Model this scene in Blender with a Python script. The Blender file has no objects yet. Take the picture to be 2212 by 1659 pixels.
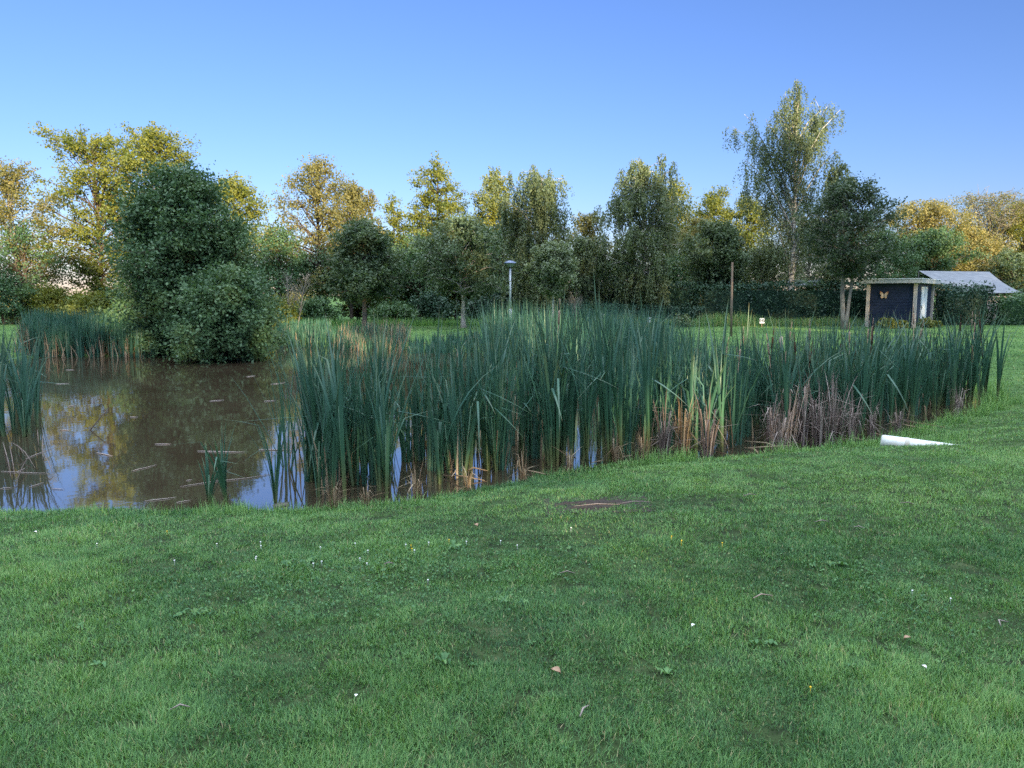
import bpy, math, random
import numpy as np
R = math.radians
rng = np.random.default_rng(7)
random.seed(7)
S = bpy.context.scene
COL = S.collection

# ------------------------------------------------------------------ camera
EYE = 1.6
PITCH = R(6.54)
cam = bpy.data.objects.new('camera', bpy.data.cameras.new('camera'))
COL.objects.link(cam)
cam.location = (0, 0, EYE)
cam.rotation_euler = (R(90) - PITCH, 0, 0)
cam.data.sensor_width = 36
cam.data.lens = 27.2
cam.data.clip_end = 3000
S.camera = cam

# ------------------------------------------------------------------ sky, sun, exposure
SKY_FILL = 30.0  # strength of the fill light added to the upper sky
SUN_EL, SUN_AZ = R(9), R(25)            # low evening sun behind the camera, a little to the right
W = bpy.data.worlds.new('World'); S.world = W; W.use_nodes = True
nt = W.node_tree; nt.nodes.clear()
sky = nt.nodes.new('ShaderNodeTexSky'); sky.sky_type = 'NISHITA'; sky.sun_disc = False
sky.sun_elevation = SUN_EL
sky.sun_rotation = math.pi - SUN_AZ
sky.air_density = 1.1; sky.dust_density = 0.05; sky.ozone_density = 4.5
bg = nt.nodes.new('ShaderNodeBackground'); bg.inputs['Strength'].default_value = 0.1
# fill light added high in the sky, out of view, brightens shaded lawn
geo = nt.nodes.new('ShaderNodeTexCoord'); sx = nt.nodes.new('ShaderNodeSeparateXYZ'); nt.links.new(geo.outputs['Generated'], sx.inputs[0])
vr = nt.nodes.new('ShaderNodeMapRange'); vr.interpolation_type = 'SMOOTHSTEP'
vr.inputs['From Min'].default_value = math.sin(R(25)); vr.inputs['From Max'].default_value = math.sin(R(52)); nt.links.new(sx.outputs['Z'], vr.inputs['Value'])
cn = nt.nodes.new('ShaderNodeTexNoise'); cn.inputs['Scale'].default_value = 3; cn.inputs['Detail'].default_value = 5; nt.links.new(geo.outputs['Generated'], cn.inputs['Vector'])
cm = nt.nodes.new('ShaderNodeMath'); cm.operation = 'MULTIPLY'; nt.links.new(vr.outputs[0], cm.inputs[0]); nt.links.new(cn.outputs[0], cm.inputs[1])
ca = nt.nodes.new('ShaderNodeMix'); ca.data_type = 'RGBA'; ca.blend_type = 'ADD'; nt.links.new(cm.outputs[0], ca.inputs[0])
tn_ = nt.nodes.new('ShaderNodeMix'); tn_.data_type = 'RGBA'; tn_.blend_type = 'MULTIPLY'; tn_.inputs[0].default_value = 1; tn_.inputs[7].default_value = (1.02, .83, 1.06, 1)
nt.links.new(sky.outputs[0], tn_.inputs[6]); nt.links.new(tn_.outputs[2], ca.inputs[6]); ca.inputs[7].default_value = (SKY_FILL * .80, SKY_FILL * .92, SKY_FILL * 1.0, 1)
wo = nt.nodes.new('ShaderNodeOutputWorld')
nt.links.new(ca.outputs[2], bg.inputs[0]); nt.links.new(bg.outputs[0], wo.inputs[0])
sl = bpy.data.lights.new('sun', 'SUN'); sl.energy = 5.0; sl.angle = R(0.5); sl.color = (1.0, 0.81, 0.50)
so = bpy.data.objects.new('sun', sl); COL.objects.link(so)
SUNV = np.array([math.sin(SUN_AZ) * math.cos(SUN_EL), -math.cos(SUN_AZ) * math.cos(SUN_EL), math.sin(SUN_EL)])
from mathutils import Vector
so.rotation_euler = Vector(SUNV).to_track_quat('Z', 'Y').to_euler()
S.view_settings.view_transform = 'Standard'; S.view_settings.look = 'None'
S.view_settings.exposure = 1.38; S.view_settings.gamma = 1
S.render.engine = 'CYCLES'
S.cycles.max_bounces = 6; S.cycles.diffuse_bounces = 3; S.cycles.glossy_bounces = 3
S.cycles.transmission_bounces = 4; S.cycles.transparent_max_bounces = 4
S.cycles.use_denoising = False

# ------------------------------------------------------------------ photo geometry helpers (u, v: photo at 2212 px wide)
F, CX, CY = 1671.0, 1106.0, 829.5
def ray(u, v):
    x, y = (u - CX) / F, -(v - CY) / F
    return np.array([x, math.cos(PITCH) + y * math.sin(PITCH), -math.sin(PITCH) + y * math.cos(PITCH)])
def at(u, v, Y):
    d = ray(u, v); t = Y / d[1]
    return np.array([d[0] * t, Y, EYE + d[2] * t])
def hit(u, v, z=0.0):
    d = ray(u, v); t = (z - EYE) / d[2]
    return np.array([d[0] * t, d[1] * t, z])
def vnoise(x, y, s, seed=0):
    x = np.asarray(x, float) / s; y = np.asarray(y, float) / s
    xi = np.floor(x).astype(np.int64); yi = np.floor(y).astype(np.int64)
    fx = x - xi; fy = y - yi; fx = fx * fx * (3 - 2 * fx); fy = fy * fy * (3 - 2 * fy)
    def h(a, b):
        n = (a * 374761393 + b * 668265263 + seed * 982451653) & 0x7fffffff
        n = ((n ^ (n >> 13)) * 1274126177) & 0x7fffffff
        return ((n ^ (n >> 16)) & 0xffff) / 65535.0
    return (h(xi, yi) * (1 - fx) + h(xi + 1, yi) * fx) * (1 - fy) + (h(xi, yi + 1) * (1 - fx) + h(xi + 1, yi + 1) * fx) * fy

WZ = -0.30                                # water level below the lawn
near = [(-700, 1122), (0, 1110), (330, 1106), (560, 1104), (700, 1102), (860, 1082), (1060, 1052), (1350, 1003), (1580, 988),
        (1700, 975), (1880, 958), (2080, 900), (2160, 868)]
far = [(2120, 843), (2050, 822), (1850, 802), (1555, 787), (1300, 772), (1000, 762), (830, 752), (640, 749), (450, 753),
       (330, 770), (90, 772), (30, 778), (-120, 792), (-300, 830), (-900, 930)]
POND = np.array([hit(u, v, WZ)[:2] for u, v in near + far])
NEARP = np.array([hit(u, v, WZ)[:2] for u, v in near])
def pond_d(x, y):
    x = np.asarray(x, float); y = np.asarray(y, float)
    sh = x.shape; x = x.ravel(); y = y.ravel()
    best = np.full(x.shape, 1e9); inside = np.zeros(x.shape, bool)
    n = len(POND)
    for i in range(n):
        a, b = POND[i], POND[(i + 1) % n]
        e = b - a; L = e @ e
        t = np.clip(((x - a[0]) * e[0] + (y - a[1]) * e[1]) / L, 0, 1)
        best = np.minimum(best, np.hypot(x - a[0] - t * e[0], y - a[1] - t * e[1]))
        c = (a[1] > y) != (b[1] > y)
        with np.errstate(divide='ignore', invalid='ignore'):
            xx = (b[0] - a[0]) * (y - a[1]) / (b[1] - a[1] + 1e-12) + a[0]
        inside ^= c & (x < xx)
    return np.where(inside, -best, best).reshape(sh)
def gz(x, y):
    x = np.asarray(x, float); y = np.asarray(y, float)
    d = pond_d(x, y) + (vnoise(x, y, 0.5, 5) - .5) * 0.22
    t = np.clip(d / 2.5, 0, 1)
    z = np.where(d > 0, WZ * (1 - t) ** 1.6, np.maximum(WZ + d * 0.4, -0.95))
    land = np.clip(d / 0.5, 0, 1)
    z = z + land * ((vnoise(x, y, 1.7, 1) - .5) * 0.05 + (vnoise(x, y, 0.45, 2) - .5) * 0.025)
    return z
def gz1(x, y): return float(gz(np.array([x]), np.array([y]))[0])

# ------------------------------------------------------------------ mesh builder
class MB:
    def __init__(s): s.v = []; s.t = []; s.q = []; s.a = []; s.n = 0
    def add(s, v, tri=None, quad=None, tint=0.5):
        v = np.asarray(v, np.float32).reshape(-1, 3)
        s.v.append(v)
        s.a.append(np.broadcast_to(np.asarray(tint, np.float32), (len(v),)))
        if tri is not None and len(tri): s.t.append(np.asarray(tri, np.int64).reshape(-1, 3) + s.n)
        if quad is not None and len(quad): s.q.append(np.asarray(quad, np.int64).reshape(-1, 4) + s.n)
        s.n += len(v)
    def build(s, name, mat, parent=None, smooth=True, loc=None):
        me = bpy.data.meshes.new(name)
        v = np.concatenate(s.v)
        if loc is not None: v = v - np.asarray(loc, np.float32)
        T = np.concatenate(s.t) if s.t else np.zeros((0, 3), np.int64)
        Q = np.concatenate(s.q) if s.q else np.zeros((0, 4), np.int64)
        me.vertices.add(len(v)); me.vertices.foreach_set('co', np.ascontiguousarray(v, np.float32).ravel())
        nl = T.size + Q.size
        me.loops.add(nl); me.loops.foreach_set('vertex_index', np.concatenate([T.ravel(), Q.ravel()]).astype(np.int32))
        me.polygons.add(len(T) + len(Q))
        me.polygons.foreach_set('loop_start', np.concatenate([np.arange(len(T)) * 3, T.size + np.arange(len(Q)) * 4]).astype(np.int32))
        me.polygons.foreach_set('use_smooth', np.full(len(T) + len(Q), smooth))
        at_ = me.attributes.new('tint', 'FLOAT', 'POINT')
        at_.data.foreach_set('value', np.ascontiguousarray(np.concatenate(s.a), np.float32))
        me.update(calc_edges=True)
        me.materials.append(mat)
        o = bpy.data.objects.new(name, me); COL.objects.link(o)
        if parent is not None: o.parent = parent
        elif loc is not None: o.location = loc
        return o
    def tube(s, P, r, k=6, tint=0.5, cap=True):
        P = np.asarray(P, float); n = len(P)
        r = np.broadcast_to(np.asarray(r, float), (n,))
        T = np.gradient(P, axis=0); T /= np.linalg.norm(T, axis=1)[:, None] + 1e-9
        ref = np.where(np.abs(T[:, 2:3]) > 0.9, np.array([[1., 0, 0]]), np.array([[0, 0, 1.]]))
        if np.mean(np.abs(T[:, 2])) > 0.6: ref = np.array([[1., 0, 0]]) + 0 * T
        elif np.mean(np.abs(T[:, 2])) <= 0.6: ref = np.array([[0, 0, 1.]]) + 0 * T + np.array([[1e-3, 0, 0]])
        A = np.cross(T, ref); A /= np.linalg.norm(A, axis=1)[:, None] + 1e-9
        B = np.cross(T, A)
        th = np.arange(k) * 2 * math.pi / k
        V = P[:, None] + r[:, None, None] * (A[:, None] * np.cos(th)[None, :, None] + B[:, None] * np.sin(th)[None, :, None])
        i = np.arange(n - 1)[:, None] * k; j = np.arange(k)[None]; j2 = (j + 1) % k
        q = np.stack([i + j, i + j2, i + k + j2, i + k + j], -1).reshape(-1, 4)
        V = V.reshape(-1, 3); tri = None
        if cap:
            V = np.concatenate([V, P[:1], P[-1:]])
            a = n * k; jj = np.arange(k)
            tri = np.concatenate([np.stack([np.full(k, a), (jj + 1) % k, jj], 1),
                                  np.stack([np.full(k, a + 1), (n - 1) * k + jj, (n - 1) * k + (jj + 1) % k], 1)])
        s.add(V, tri, q, tint)
    def box(s, c, d, rz=0, tint=0.5):
        c = np.asarray(c, float); d = np.asarray(d, float) / 2
        V = np.array([[x, y, z] for x in (-1, 1) for y in (-1, 1) for z in (-1, 1)]) * d
        ca, sa = math.cos(rz), math.sin(rz)
        V = V @ np.array([[ca, sa, 0], [-sa, ca, 0], [0, 0, 1]]) + c
        s.add(V, None, [[0, 1, 3, 2], [4, 6, 7, 5], [0, 4, 5, 1], [2, 3, 7, 6], [0, 2, 6, 4], [1, 5, 7, 3]], tint)
    def lathe(s, prof, k=20, c=(0, 0, 0), tint=0.5):
        p = np.asarray(prof, float); n = len(p); th = np.arange(k) * 2 * math.pi / k
        V = np.stack([p[:, None, 0] * np.cos(th), p[:, None, 0] * np.sin(th), np.repeat(p[:, 1:2], k, 1)], -1).reshape(-1, 3) + np.asarray(c)
        i = np.arange(n - 1)[:, None] * k; j = np.arange(k)[None]; j2 = (j + 1) % k
        s.add(V, None, np.stack([i + j, i + j2, i + k + j2, i + k + j], -1).reshape(-1, 4), tint)
    def leaves(s, C, size, up=0.35, tint=0.5, asp=0.62, hang=False):
        C = np.asarray(C, float); n = len(C)
        if n == 0: return
        N = rng.normal(size=(n, 3)); N[:, 2] = np.abs(N[:, 2]) + up; N /= np.linalg.norm(N, axis=1)[:, None]
        A = rng.normal(size=(n, 3))
        if hang: A = A * 0.35 + np.array([0, 0, -1.])
        A -= N * np.sum(A * N, 1)[:, None]; A /= np.linalg.norm(A, axis=1)[:, None] + 1e-9
        B = np.cross(N, A)
        sz = (np.broadcast_to(np.asarray(size, float), (n,)) * rng.uniform(0.65, 1.25, n))[:, None]
        a = A * sz * .5; b = B * sz * .5 * asp
        V = np.stack([C - a, C + b * .95 - a * .1, C + a, C - b * .95 - a * .1], 1).reshape(-1, 3)
        q = np.arange(n * 4).reshape(n, 4)
        s.add(V, None, q, np.repeat(np.broadcast_to(np.asarray(tint, float), (n,)), 4))
    def blades(s, base, az, tilt, L, w, tint, nseg=2, curl=0.5):
        """ribbon leaves: grow up, tilting away from vertical towards azimuth az"""
        n = len(base); base = np.asarray(base, float)
        bc = lambda a: np.broadcast_to(np.asarray(a, float), (n,))
        az, tilt, L, w, curl, tint = map(bc, (az, tilt, L, w, curl, tint))
        h = np.stack([np.cos(az), np.sin(az), 0 * az], 1)
        sd = np.stack([-np.sin(az), np.cos(az), 0 * az], 1)
        p = base.copy(); rows = []
        for i in range(nseg + 1):
            f = i / nseg
            ww = w * (1 - f ** 1.6) * .5
            rows.append(p - sd * ww[:, None]); 
            if i < nseg: rows.append(p + sd * ww[:, None])
            a = tilt + curl * f
            p = p + (h * np.sin(a)[:, None] + np.array([0, 0, 1.]) * np.cos(a)[:, None]) * (L / nseg)[:, None]
        m = len(rows)                     # 2*nseg + 1
        V = np.stack(rows, 1).reshape(-1, 3)
        o = (np.arange(n) * m)[:, None]
        qs = [np.concatenate([o + 2 * i, o + 2 * i + 1, o + 2 * i + 3, o + 2 * i + 2], 1) for i in range(nseg - 1)]
        t = np.concatenate([o + 2 * nseg - 2, o + 2 * nseg - 1, o + 2 * nseg], 1)
        s.add(V, t, np.concatenate(qs) if qs else None, np.repeat(tint, m))

# ------------------------------------------------------------------ tags
def tag(o, label, cat, group=None):
    o['label'] = label; o['category'] = cat
    if group: o['group'] = group
    return o
def thing(name, label, cat, loc, rz=0, group=None):
    o = bpy.data.objects.new(name, None); COL.objects.link(o)
    o.location = loc; o.rotation_euler = (0, 0, rz); o.empty_display_size = .1
    return tag(o, label, cat, group)

# ------------------------------------------------------------------ materials
def mat(name):
    m = bpy.data.materials.new(name); m.use_nodes = True
    n = m.node_tree.nodes; n.clear()
    o = n.new('ShaderNodeOutputMaterial'); p = n.new('ShaderNodeBsdfPrincipled')
    m.node_tree.links.new(p.outputs[0], o.inputs[0])
    return m, m.node_tree, p, o
def ramp(nt, stops):
    r = nt.nodes.new('ShaderNodeValToRGB'); e = r.color_ramp.elements
    while len(e) < len(stops): e.new(0.5)
    for i, (p, c) in enumerate(stops): e[i].position = p; e[i].color = (*c, 1)
    return r
def leafmat(name, stops, trans=0.3, tcol=(1.25, 1.2, 0.6), rough=0.5, spec=0.35):
    m, nt, p, o = mat(name)
    a = nt.nodes.new('ShaderNodeAttribute'); a.attribute_name = 'tint'
    r = ramp(nt, stops); nt.links.new(a.outputs['Fac'], r.inputs[0])
    nt.links.new(r.outputs[0], p.inputs['Base Color'])
    p.inputs['Roughness'].default_value = rough
    p.inputs['Specular IOR Level'].default_value = spec
    if trans > 0:
        tb = nt.nodes.new('ShaderNodeBsdfTranslucent'); mx = nt.nodes.new('ShaderNodeMixShader'); mx.inputs[0].default_value = trans
        mul = nt.nodes.new('ShaderNodeMix'); mul.data_type = 'RGBA'; mul.blend_type = 'MULTIPLY'; mul.inputs[0].default_value = 1
        nt.links.new(r.outputs[0], mul.inputs[6]); mul.inputs[7].default_value = (*tcol, 1)
        nt.links.new(mul.outputs[2], tb.inputs[0])
        nt.links.new(p.outputs[0], mx.inputs[1]); nt.links.new(tb.outputs[0], mx.inputs[2]); nt.links.new(mx.outputs[0], o.inputs[0])
    return m
def noisemat(name, c1, c2, scale=6, rough=0.8, stretch=(1, 1, 1), bump=0.0, spec=0.3, detail=6):
    m, nt, p, o = mat(name)
    tc = nt.nodes.new('ShaderNodeTexCoord'); mp = nt.nodes.new('ShaderNodeMapping'); mp.inputs['Scale'].default_value = stretch
    nz = nt.nodes.new('ShaderNodeTexNoise'); nz.inputs['Scale'].default_value = scale; nz.inputs['Detail'].default_value = detail
    nt.links.new(tc.outputs['Object'], mp.inputs[0]); nt.links.new(mp.outputs[0], nz.inputs['Vector'])
    r = ramp(nt, [(0.32, c1), (0.68, c2)]); nt.links.new(nz.outputs[0], r.inputs[0])
    nt.links.new(r.outputs[0], p.inputs['Base Color'])
    p.inputs['Roughness'].default_value = rough; p.inputs['Specular IOR Level'].default_value = spec
    if bump:
        b = nt.nodes.new('ShaderNodeBump'); b.inputs['Strength'].default_value = bump; b.inputs['Distance'].default_value = 0.02
        nt.links.new(nz.outputs[0], b.inputs['Height']); nt.links.new(b.outputs[0], p.inputs['Normal'])
    return m

M = {}
M['alder'] = leafmat('alder_leaf', [(0, (.05, .09, .018)), (.5, (.155, .175, .034)), (1, (.27, .255, .045))], .3)
M['alder_warm'] = leafmat('warm_leaf', [(0, (.07, .09, .03)), (.5, (.175, .165, .055)), (1, (.29, .235, .08))], .3)
M['dark'] = leafmat('dark_leaf', [(0, (.04, .09, .04)), (.55, (.075, .145, .062)), (1, (.135, .205, .09))], .22)
M['birch'] = leafmat('birch_leaf', [(0, (.09, .125, .07)), (.5, (.15, .19, .10)), (1, (.215, .245, .125))], .3)
M['grey'] = leafmat('greygreen_leaf', [(0, (.06, .10, .05)), (.5, (.11, .155, .078)), (1, (.18, .22, .11))], .25)
M['willow'] = leafmat('willow_leaf', [(0, (.14, .15, .04)), (.5, (.24, .21, .07)), (1, (.34, .27, .10))], .25)
M['pale'] = leafmat('pale_leaf', [(0, (.11, .15, .085)), (.5, (.18, .225, .125)), (1, (.26, .30, .17))], .25)
M['maple'] = leafmat('maple_leaf', [(0, (.035, .06, .032)), (.5, (.062, .098, .05)), (1, (.11, .145, .07))], .22)
M['hedge'] = leafmat('hedge_leaf', [(0, (.020, .052, .032)), (.6, (.040, .088, .053)), (1, (.08, .14, .075))], .12)
M['cattail'] = leafmat('cattail_leaf', [(0, (.20, .12, .055)), (.12, (.13, .15, .055)), (.3, (.045, .122, .066)), (.7, (.043, .115, .083)), (.93, (.08, .14, .078)), (1, (.16, .13, .05))], .12, (1.1, 1.2, .7), .42, .4)
M['straw'] = leafmat('dry_leaf', [(0, (.13, .08, .045)), (.5, (.30, .21, .13)), (1, (.46, .36, .25))], .2, (1, .95, .8), .7, .2)
M['straw_grey'] = leafmat('weathered_reed', [(0, (.10, .07, .06)), (.5, (.25, .19, .165)), (1, (.40, .33, .30))], .15, (1, .95, .9), .75, .2)
M['grass'] = leafmat('grass_blade', [(0, (.05, .128, .050)), (.4, (.128, .265, .088)), (.8, (.25, .40, .128)), (.9, (.22, .28, .11)), (1, (.42, .36, .2))], .3, (1.15, 1.2, .6), .55, .25)
M['bark'] = noisemat('brown_bark', (.05, .035, .025), (.14, .105, .08), 14, .9, (1, 1, .3), .4)
M['bark_grey'] = noisemat('grey_bark', (.14, .12, .10), (.32, .28, .23), 14, .9, (1, 1, .3), .4)
M['bark_birch'] = noisemat('birch_bark', (.10, .09, .08), (.62, .58, .53), 5, .8, (1, 1, 2.2), .2)
M['wood'] = noisemat('pale_wood', (.47, .385, .32), (.64, .545, .47), 12, .75, (6, 6, .5), .15)
M['wood_brown'] = noisemat('brown_wood', (.17, .12, .09), (.28, .205, .16), 12, .85, (6, 6, .4), .2)

# ================================================================== GROUND
def build_ground():
    def axis(a, b, st, lo, hi, g=1.18):
        c = list(np.arange(a, b + 1e-6, st))
        d = st; x = c[-1]
        while x < hi: d *= g; x += d; c.append(x)
        d = st; x = c[0]; pre = []
        while x > lo: d *= g; x -= d; pre.append(x)
        return np.array(pre[::-1] + c)
    xs = axis(-13, 13, .16, -1500, 1500, 1.12); ys = axis(0, 26, .16, -300, 1800, 1.12)
    X, Y = np.meshgrid(xs, ys)
    Z = gz(X, Y)
    m = MB(); nx, ny = len(xs), len(ys)
    i = (np.arange(ny - 1)[:, None] * nx + np.arange(nx - 1)[None])
    q = np.stack([i, i + 1, i + nx + 1, i + nx], -1).reshape(-1, 4)
    d = pond_d(X, Y)
    m.add(np.stack([X, Y, Z], -1), None, q, np.clip(d.ravel() * 2 + .5, 0, 1))
    mt, nt, p, o = mat('lawn_ground')
    a = nt.nodes.new('ShaderNodeAttribute'); a.attribute_name = 'tint'
    geo = nt.nodes.new('ShaderNodeNewGeometry')
    n1 = nt.nodes.new('ShaderNodeTexNoise'); n1.inputs['Scale'].default_value = .35; n1.inputs['Detail'].default_value = 8
    n2 = nt.nodes.new('ShaderNodeTexNoise'); n2.inputs['Scale'].default_value = 9; n2.inputs['Detail'].default_value = 8
    for n_ in (n1, n2): nt.links.new(geo.outputs['Position'], n_.inputs['Vector'])
    r1 = ramp(nt, [(.3, (.05, .10, .03)), (.5, (.09, .17, .05)), (.72, (.14, .22, .07))]); nt.links.new(n1.outputs[0], r1.inputs[0])
    r2 = ramp(nt, [(.35, (.55, .55, .5)), (.65, (1.1, 1.1, 1.05))]); nt.links.new(n2.outputs[0], r2.inputs[0])
    mu = nt.nodes.new('ShaderNodeMix'); mu.data_type = 'RGBA'; mu.blend_type = 'MULTIPLY'; mu.inputs[0].default_value = 1
    nt.links.new(r1.outputs[0], mu.inputs[6]); nt.links.new(r2.outputs[0], mu.inputs[7])
    r3 = ramp(nt, [(.45, (0, 0, 0)), (.75, (1, 1, 1))]); nt.links.new(a.outputs['Fac'], r3.inputs[0])
    mx = nt.nodes.new('ShaderNodeMix'); mx.data_type = 'RGBA'
    nt.links.new(r3.outputs[0], mx.inputs[0]); mx.inputs[6].default_value = (.035, .025, .017, 1); nt.links.new(mu.outputs[2], mx.inputs[7])
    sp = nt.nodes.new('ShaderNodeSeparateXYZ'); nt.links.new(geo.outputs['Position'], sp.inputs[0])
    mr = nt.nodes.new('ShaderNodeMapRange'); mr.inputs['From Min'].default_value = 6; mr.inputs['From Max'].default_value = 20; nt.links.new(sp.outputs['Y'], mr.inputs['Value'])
    th = nt.nodes.new('ShaderNodeMix'); th.data_type = 'RGBA'; nt.links.new(mr.outputs[0], th.inputs[0])     # near ground darkened: soil tone plus shade between blades painted in
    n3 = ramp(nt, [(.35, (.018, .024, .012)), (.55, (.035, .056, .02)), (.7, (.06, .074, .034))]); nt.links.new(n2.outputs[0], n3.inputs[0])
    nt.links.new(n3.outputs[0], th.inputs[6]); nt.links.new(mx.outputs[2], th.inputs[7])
    nt.links.new(th.outputs[2], p.inputs['Base Color']); p.inputs['Roughness'].default_value = .95; p.inputs['Specular IOR Level'].default_value = .1
    b = nt.nodes.new('ShaderNodeBump'); b.inputs['Strength'].default_value = .6; b.inputs['Distance'].default_value = .03
    nt.links.new(n2.outputs[0], b.inputs['Height']); nt.links.new(b.outputs[0], p.inputs['Normal'])
    g = m.build('lawn', mt); g['kind'] = 'structure'
build_ground()

def build_water():
    m = MB(); c = POND.mean(0)
    P = c + (POND - c) * 1.0
    # grow outward a little so the bank, not the sheet's own edge, makes the waterline
    out = []
    n = len(P)
    for i in range(n):
        e = P[(i + 1) % n] - P[i - 1]; nn = np.array([e[1], -e[0]]); nn /= np.linalg.norm(nn)
        out.append(P[i] + nn * 0.5)
    out = np.array(out)
    if pond_d(out[:1, 0], out[:1, 1])[0] < 0: out = 2 * P - out
    V = np.concatenate([[[c[0], c[1], WZ]], np.column_stack([out, np.full(n, WZ)])])
    m.add(V, [[0, 1 + i, 1 + (i + 1) % n] for i in range(n)])
    mt, nt, p, o = mat('pond_water')
    geo = nt.nodes.new('ShaderNodeNewGeometry')
    mp = nt.nodes.new('ShaderNodeMapping'); mp.inputs['Scale'].default_value = (1, 1, 1)
    n1 = nt.nodes.new('ShaderNodeTexNoise'); n1.inputs['Scale'].default_value = 2.2; n1.inputs['Detail'].default_value = 4
    nt.links.new(geo.outputs['Position'], mp.inputs[0]); nt.links.new(mp.outputs[0], n1.inputs['Vector'])
    n2 = nt.nodes.new('ShaderNodeTexNoise'); n2.inputs['Scale'].default_value = .5; n2.inputs['Detail'].default_value = 5
    nt.links.new(geo.outputs['Position'], n2.inputs['Vector'])
    r = ramp(nt, [(.3, (.032, .023, .014)), (.7, (.048, .036, .023))]); nt.links.new(n2.outputs[0], r.inputs[0])
    nt.links.new(r.outputs[0], p.inputs['Base Color'])
    p.inputs['Roughness'].default_value = .03; p.inputs['IOR'].default_value = 3.4
    b = nt.nodes.new('ShaderNodeBump'); b.inputs['Strength'].default_value = .05; b.inputs['Distance'].default_value = .03
    nt.links.new(n1.outputs[0], b.inputs['Height']); nt.links.new(b.outputs[0], p.inputs['Normal'])
    w = m.build('pond_water', mt, smooth=False); w['kind'] = 'structure'
build_water()

# ================================================================== WOOD BEHIND THE PHOTOGRAPHER (throws the evening shade)
GAPS = []   # sunlit spots: rays towards the sun that pass through gaps in that wood
for (u, v, Y, rad) in [(1475, 880, 9.6, .30), (1440, 850, 9.8, .22), (838, 746, 25, .4), (1240, 725, 15.5, .45), (1180, 730, 16, .35),
                       (640, 716, 33, 1.0), (1860, 713, 34, .7), (150, 700, 40, .9), (262, 702, 27, .3)]:
    GAPS.append((at(u, v, Y), rad))
def build_wood():
    m = MB()
    XO = [-60, 5, 13, 25, 40, 48, 55, 66, 82, 140]; HO = [19, 19, 18.9, 18.6, 21, 23.8, 26.3, 23, 20, 20]
    C = []; 
    x = -60.
    while x < 140:
        H = np.interp(x, XO, HO) + rng.uniform(-1.2, .9)
        w = rng.uniform(2.6, 3.8); y0 = -42 + rng.uniform(-3, 3)
        n = 1500
        th = rng.uniform(0, 2 * math.pi, n); z = rng.uniform(0, 1, n) ** .8
        prof = np.where(z > .55, np.sqrt(np.clip(1 - ((z - .55) / .45) ** 2, 0, 1)), 1)
        rr = np.sqrt(rng.uniform(0, 1, n)) * w * prof
        C.append(np.stack([x + rr * np.cos(th), y0 + rr * np.sin(th), z * H], 1))
        m.tube([[x, y0, -.2], [x + .2, y0, H * .6]], [.3, .12], 6, .1)
        x += rng.uniform(2.2, 3.2)
    C = np.concatenate(C)
    keep = np.ones(len(C), bool)
    for P, rad in GAPS:
        t = (C[:, 1] - P[1]) / SUNV[1]
        Q = P + t[:, None] * SUNV
        keep &= ~((t > 0) & (np.hypot(C[:, 0] - Q[:, 0], C[:, 2] - Q[:, 2]) < rad + .3))
    C = C[keep]
    m.leaves(C, .75, tint=rng.uniform(0, 1, len(C)), asp=.9)
    o = m.build('woodland', M['dark'], smooth=False); o['kind'] = 'stuff'
    o['label'] = 'dense belt of tall leafy trees on the sunset side of the lawn'; o['category'] = 'wood'
build_wood()

# ================================================================== TREES
PROF = {
    'cone': lambda t: np.clip((1 - t) ** .62, .04, 1),
    'alder': lambda t: np.clip(np.minimum(1, .65 + 2.2 * t) * (1 - t ** 1.7) ** .8, .08, 1.1),
    'oval': lambda t: np.clip(np.sin(math.pi * np.clip(t * .9 + .08, 0, 1)) ** .7, .1, 1),
    'round': lambda t: np.clip(np.sqrt(np.clip(1 - (2 * t - 1) ** 2, 0, 1)), .15, 1),
    'bush': lambda t: np.clip((1 - t ** 2.2) ** .6, .08, 1),
    'heap': lambda t: np.clip(np.minimum(1, .8 + t * 2) * (1 - t) ** .44, .06, 1),
    'dome': lambda t: np.interp(t, [0, .1, .5, .69, .81, .9, .98, 1], [.75, .92, 1, .93, .68, .45, .22, .1]),
    'birch': lambda t: np.interp(t, [0, .2, .45, .7, .8, .88, 1], [.6, .85, .95, .95, .7, .3, .12]),
    'vase': lambda t: np.clip(np.minimum(1, .3 + t * 1.5) * np.sqrt(np.clip(1.04 - t ** 3, 0, 1)), .1, 1),
}
def wobble_path(p0, p1, n, amp):
    t = np.linspace(0, 1, n)[:, None]
    P = p0 + (p1 - p0) * t
    w = np.cumsum(rng.normal(size=(n, 3)), 0) * amp; w -= w[:1]
    w[:, 2] *= .2
    return P + w * np.minimum(1, t * 2)
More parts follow.
